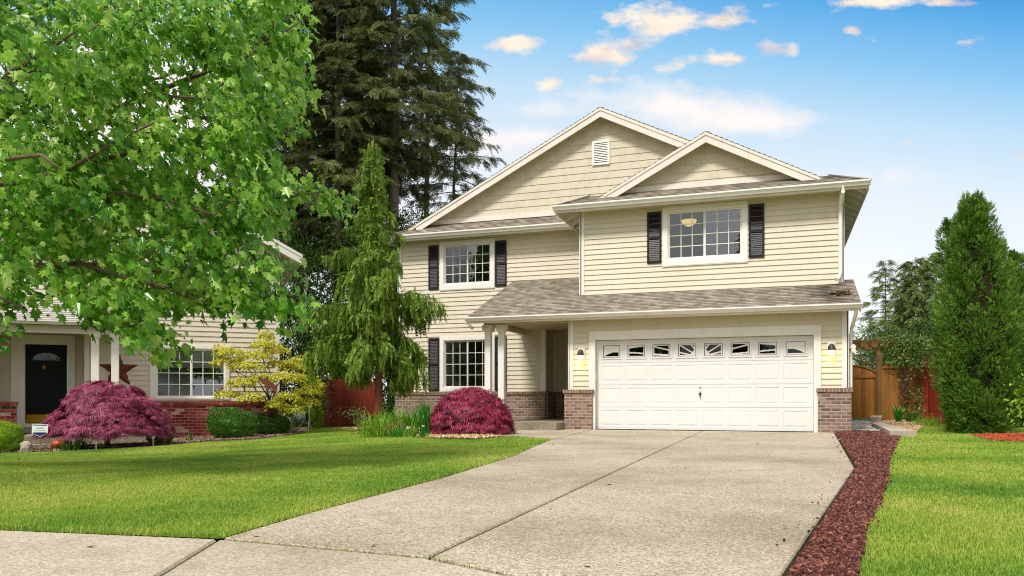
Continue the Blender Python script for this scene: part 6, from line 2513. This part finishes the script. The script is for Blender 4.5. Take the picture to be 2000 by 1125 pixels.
def chips(name, poly, dens, size, mat, d0=6.0, flat=0.5, lift=0.005, jitter=0.6):
    x, y = sample_poly(poly, int(bbox_area(poly) * dens))
    r, d = rd(x, y)
    sz = size * np.maximum(1.0, d / d0) ** 0.6
    keep = R.uniform(0, 1, len(x)) < np.minimum(1, (size / sz) ** 1.8)
    x, y, sz = x[keep], y[keep], sz[keep]
    n = len(x)
    z = terrain(x, y) + lift + R.uniform(0, 0.6, n) * sz * 0.35
    s = sz * R.uniform(0.5, 1.35, n)
    D = rnd_dir(n) * np.array([1, 1, flat])
    o = scatter(name, CHIP, np.stack([x, y, z], -1), D, unit(Zv + jit(n, jitter)), s, mat)
    kind(o, 'stuff')
    o['label'] = {'lava': 'dark red lava rock gravel strip along the driveway', 'bark_chip': 'light bark chips in the planting bed', 'grey_stone': 'pale grey gravel of the side path', 'red_chip': 'bright red mulch under the hedge', 'brown_chip': 'brown purple mulch along the brick base'}[mat]
    return o


chips('gravel', lava_poly, 8000, 0.028, 'lava', 4.5)
spill = []
for (p, q) in zip(LAVA_L[:-1], LAVA_L[1:]):
    spill.append([(p[0] - 0.16, p[1]), (q[0] - 0.13, q[1]), (q[0] + 0.02, q[1]), (p[0] + 0.02, p[1])])
for q in spill:
    chips('gravel', q, 26, 0.024, 'lava', 6.0, 0.5, 0.010)
for (p, q) in zip(LAVA_R[1:9], LAVA_R[2:10]):
    chips('gravel', [(p[0] - 0.02, p[1]), (q[0] - 0.02, q[1]), (q[0] + 0.05, q[1]), (p[0] + 0.05, p[1])], 70, 0.024, 'lava', 6.0, 0.5, 0.018)
chips('gravel', path_poly, 900, 0.05, 'grey_stone', 18)
chips('bark_mulch', bed1, 420, 0.06, 'bark_chip', 14, 0.15)
chips('bark_mulch', bed3, 420, 0.06, 'bark_chip', 20, 0.15)
chips('red_mulch', bed4, 600, 0.06, 'red_chip', 14, 0.2)
chips('brown_mulch', bed2, 420, 0.055, 'brown_chip', 16, 0.2)


def litter(poly, n, label, lift):
    x, y = sample_poly(poly, n)
    k = len(x)
    D = rnd_dir(k) * np.array([1, 1, 0.15])
    o = scatter('fallen_leaves', LEAF, np.stack([x, y, terrain(x, y) + lift], -1), D, unit(Zv + jit(k, 0.35)), R.uniform(0.02, 0.055, k), 'straw')
    kind(o, 'stuff')
    o['label'] = label


litter(drive_pts, 110, 'few dry leaves lying on the driveway', 0.006)
litter(sw_poly, 60, 'few dry leaves lying on the pavement', 0.008)
litter(lawnL, 260, 'few dry leaves lying on the left lawn', 0.022)


def grass(name, polys, d1, dens, hh, ww, label, hmul=None):
    X_, Y_ = [], []
    for poly in polys:
        x, y = sample_poly(poly, int(bbox_area(poly) * dens))
        X_.append(x)
        Y_.append(y)
    x, y = np.concatenate(X_), np.concatenate(Y_)
    r, d = rd(x, y)
    vis = (d > 2.0) & (np.abs(r) < 0.72 * d + 1.0)
    sc = np.maximum(1.0, d / d1)
    keep = vis & (R.uniform(0, 1, len(x)) < sc ** -1.5)
    x, y, sc = x[keep], y[keep], sc[keep]
    n = len(x)
    z = terrain(x, y) - 0.008
    a = R.uniform(0, 2 * PI, n)
    h = np.stack([np.cos(a), np.sin(a), 0 * a], -1)
    sd = np.stack([-np.sin(a), np.cos(a), 0 * a], -1)
    ht = hh * R.uniform(0.55, 1.25, n)
    w = ww * sc ** 0.8 * R.uniform(0.7, 1.3, n)
    ln = R.uniform(0.15, 1.1, n) * ht
    b = np.stack([x, y, z], -1)
    m1 = b + h * (ln * 0.30)[:, None] + Zv * (ht * 0.62)[:, None]
    tp = b + h * ln[:, None] + Zv * (ht * R.uniform(0.75, 1.0, n))[:, None]
    v = np.stack([b - sd * w[:, None] / 2, b + sd * w[:, None] / 2, m1 - sd * w[:, None] * 0.42, m1 + sd * w[:, None] * 0.42, tp], 1).reshape(-1, 3)
    base = (np.arange(n) * 5)[:, None]
    loops = (base + np.array([[0, 1, 3, 2, 2, 3, 4]])).ravel()
    starts = ((np.arange(n) * 7)[:, None] + np.array([[0, 4]])).ravel()
    o = np_mesh(name, v, loops, starts, 'grass_blade', smooth=True)
    kind(o, 'stuff')
    o['label'] = label
    print('grass', n)
    return o


grass('grass', [lawnL], 5.0, 13000, 0.024, 0.0028, 'mown green lawn left of the driveway')
grass('grass', [lawnR], 4.0, 14000, 0.030, 0.0026, 'longer green lawn right of the gravel strip')
# ragged overhanging fringe where the lawn meets the concrete, and weeds in the joint
edge = [(p, q) for p, q in zip(lawnL[:10], lawnL[1:11])] + [((0.13, -15.12), (1.43, -14.95)), ((-3.5, -15.3), (0.13, -15.12))]
fr = []
for (p, q) in edge:
    p, q = np.array(p), np.array(q)
    nn = unit(np.array([-(q - p)[1], (q - p)[0]])) * 0.05
    fr.append([tuple(p - nn), tuple(q - nn), tuple(q + nn), tuple(p + nn)])
grass('grass', fr, 6.0, 2600, 0.042, 0.0045, 'uncut grass fringe along the concrete edges')
wd = []
for p, q in (((2.1, -15.03), (2.72, -15.06)), ((2.72, -15.07), (3.15, -15.28)), ((1.50, -14.99), (2.0, -15.03))):
    wd.append([(p[0], p[1] - 0.008), (q[0], q[1] - 0.008), (q[0], q[1] + 0.008), (p[0], p[1] + 0.008)])
grass('grass', wd, 6.0, 5000, 0.016, 0.004, 'tiny weeds growing in the pavement joint')


# ------------------------------------------------------------------ across the street: what the window panes mirror
fir('tall open fir across the street mirrored in the upper window', 1000, 1.0, 16, 4, 2.6, 'fir_needle', 0.25, 90, 0.8, group='trees across the street mirrored in the windows', spray=0.7).location = (1.6, -46, 0)
fir('broad fir across the street mirrored in the upper window', 1000, 1.0, 11, 2, 3.0, 'fir_needle', 0.25, 90, 1.0, group='trees across the street mirrored in the windows', spray=0.7).location = (-5.5, -42, 0)
leafy_mass('street_tree', 'leafy green tree across the street mirrored in the left windows', 'tree', -22, -36, 0, [(0, 0, 6, 4, 4, 3.5), (2, 0, 9.5, 3.5, 3.5, 3), (-2, 1, 8, 3.5, 3.5, 3), (1, 1, 3.5, 3.0, 3, 2)], 9000, 0.3, 'dark_leaf', trunk_r=0.2)
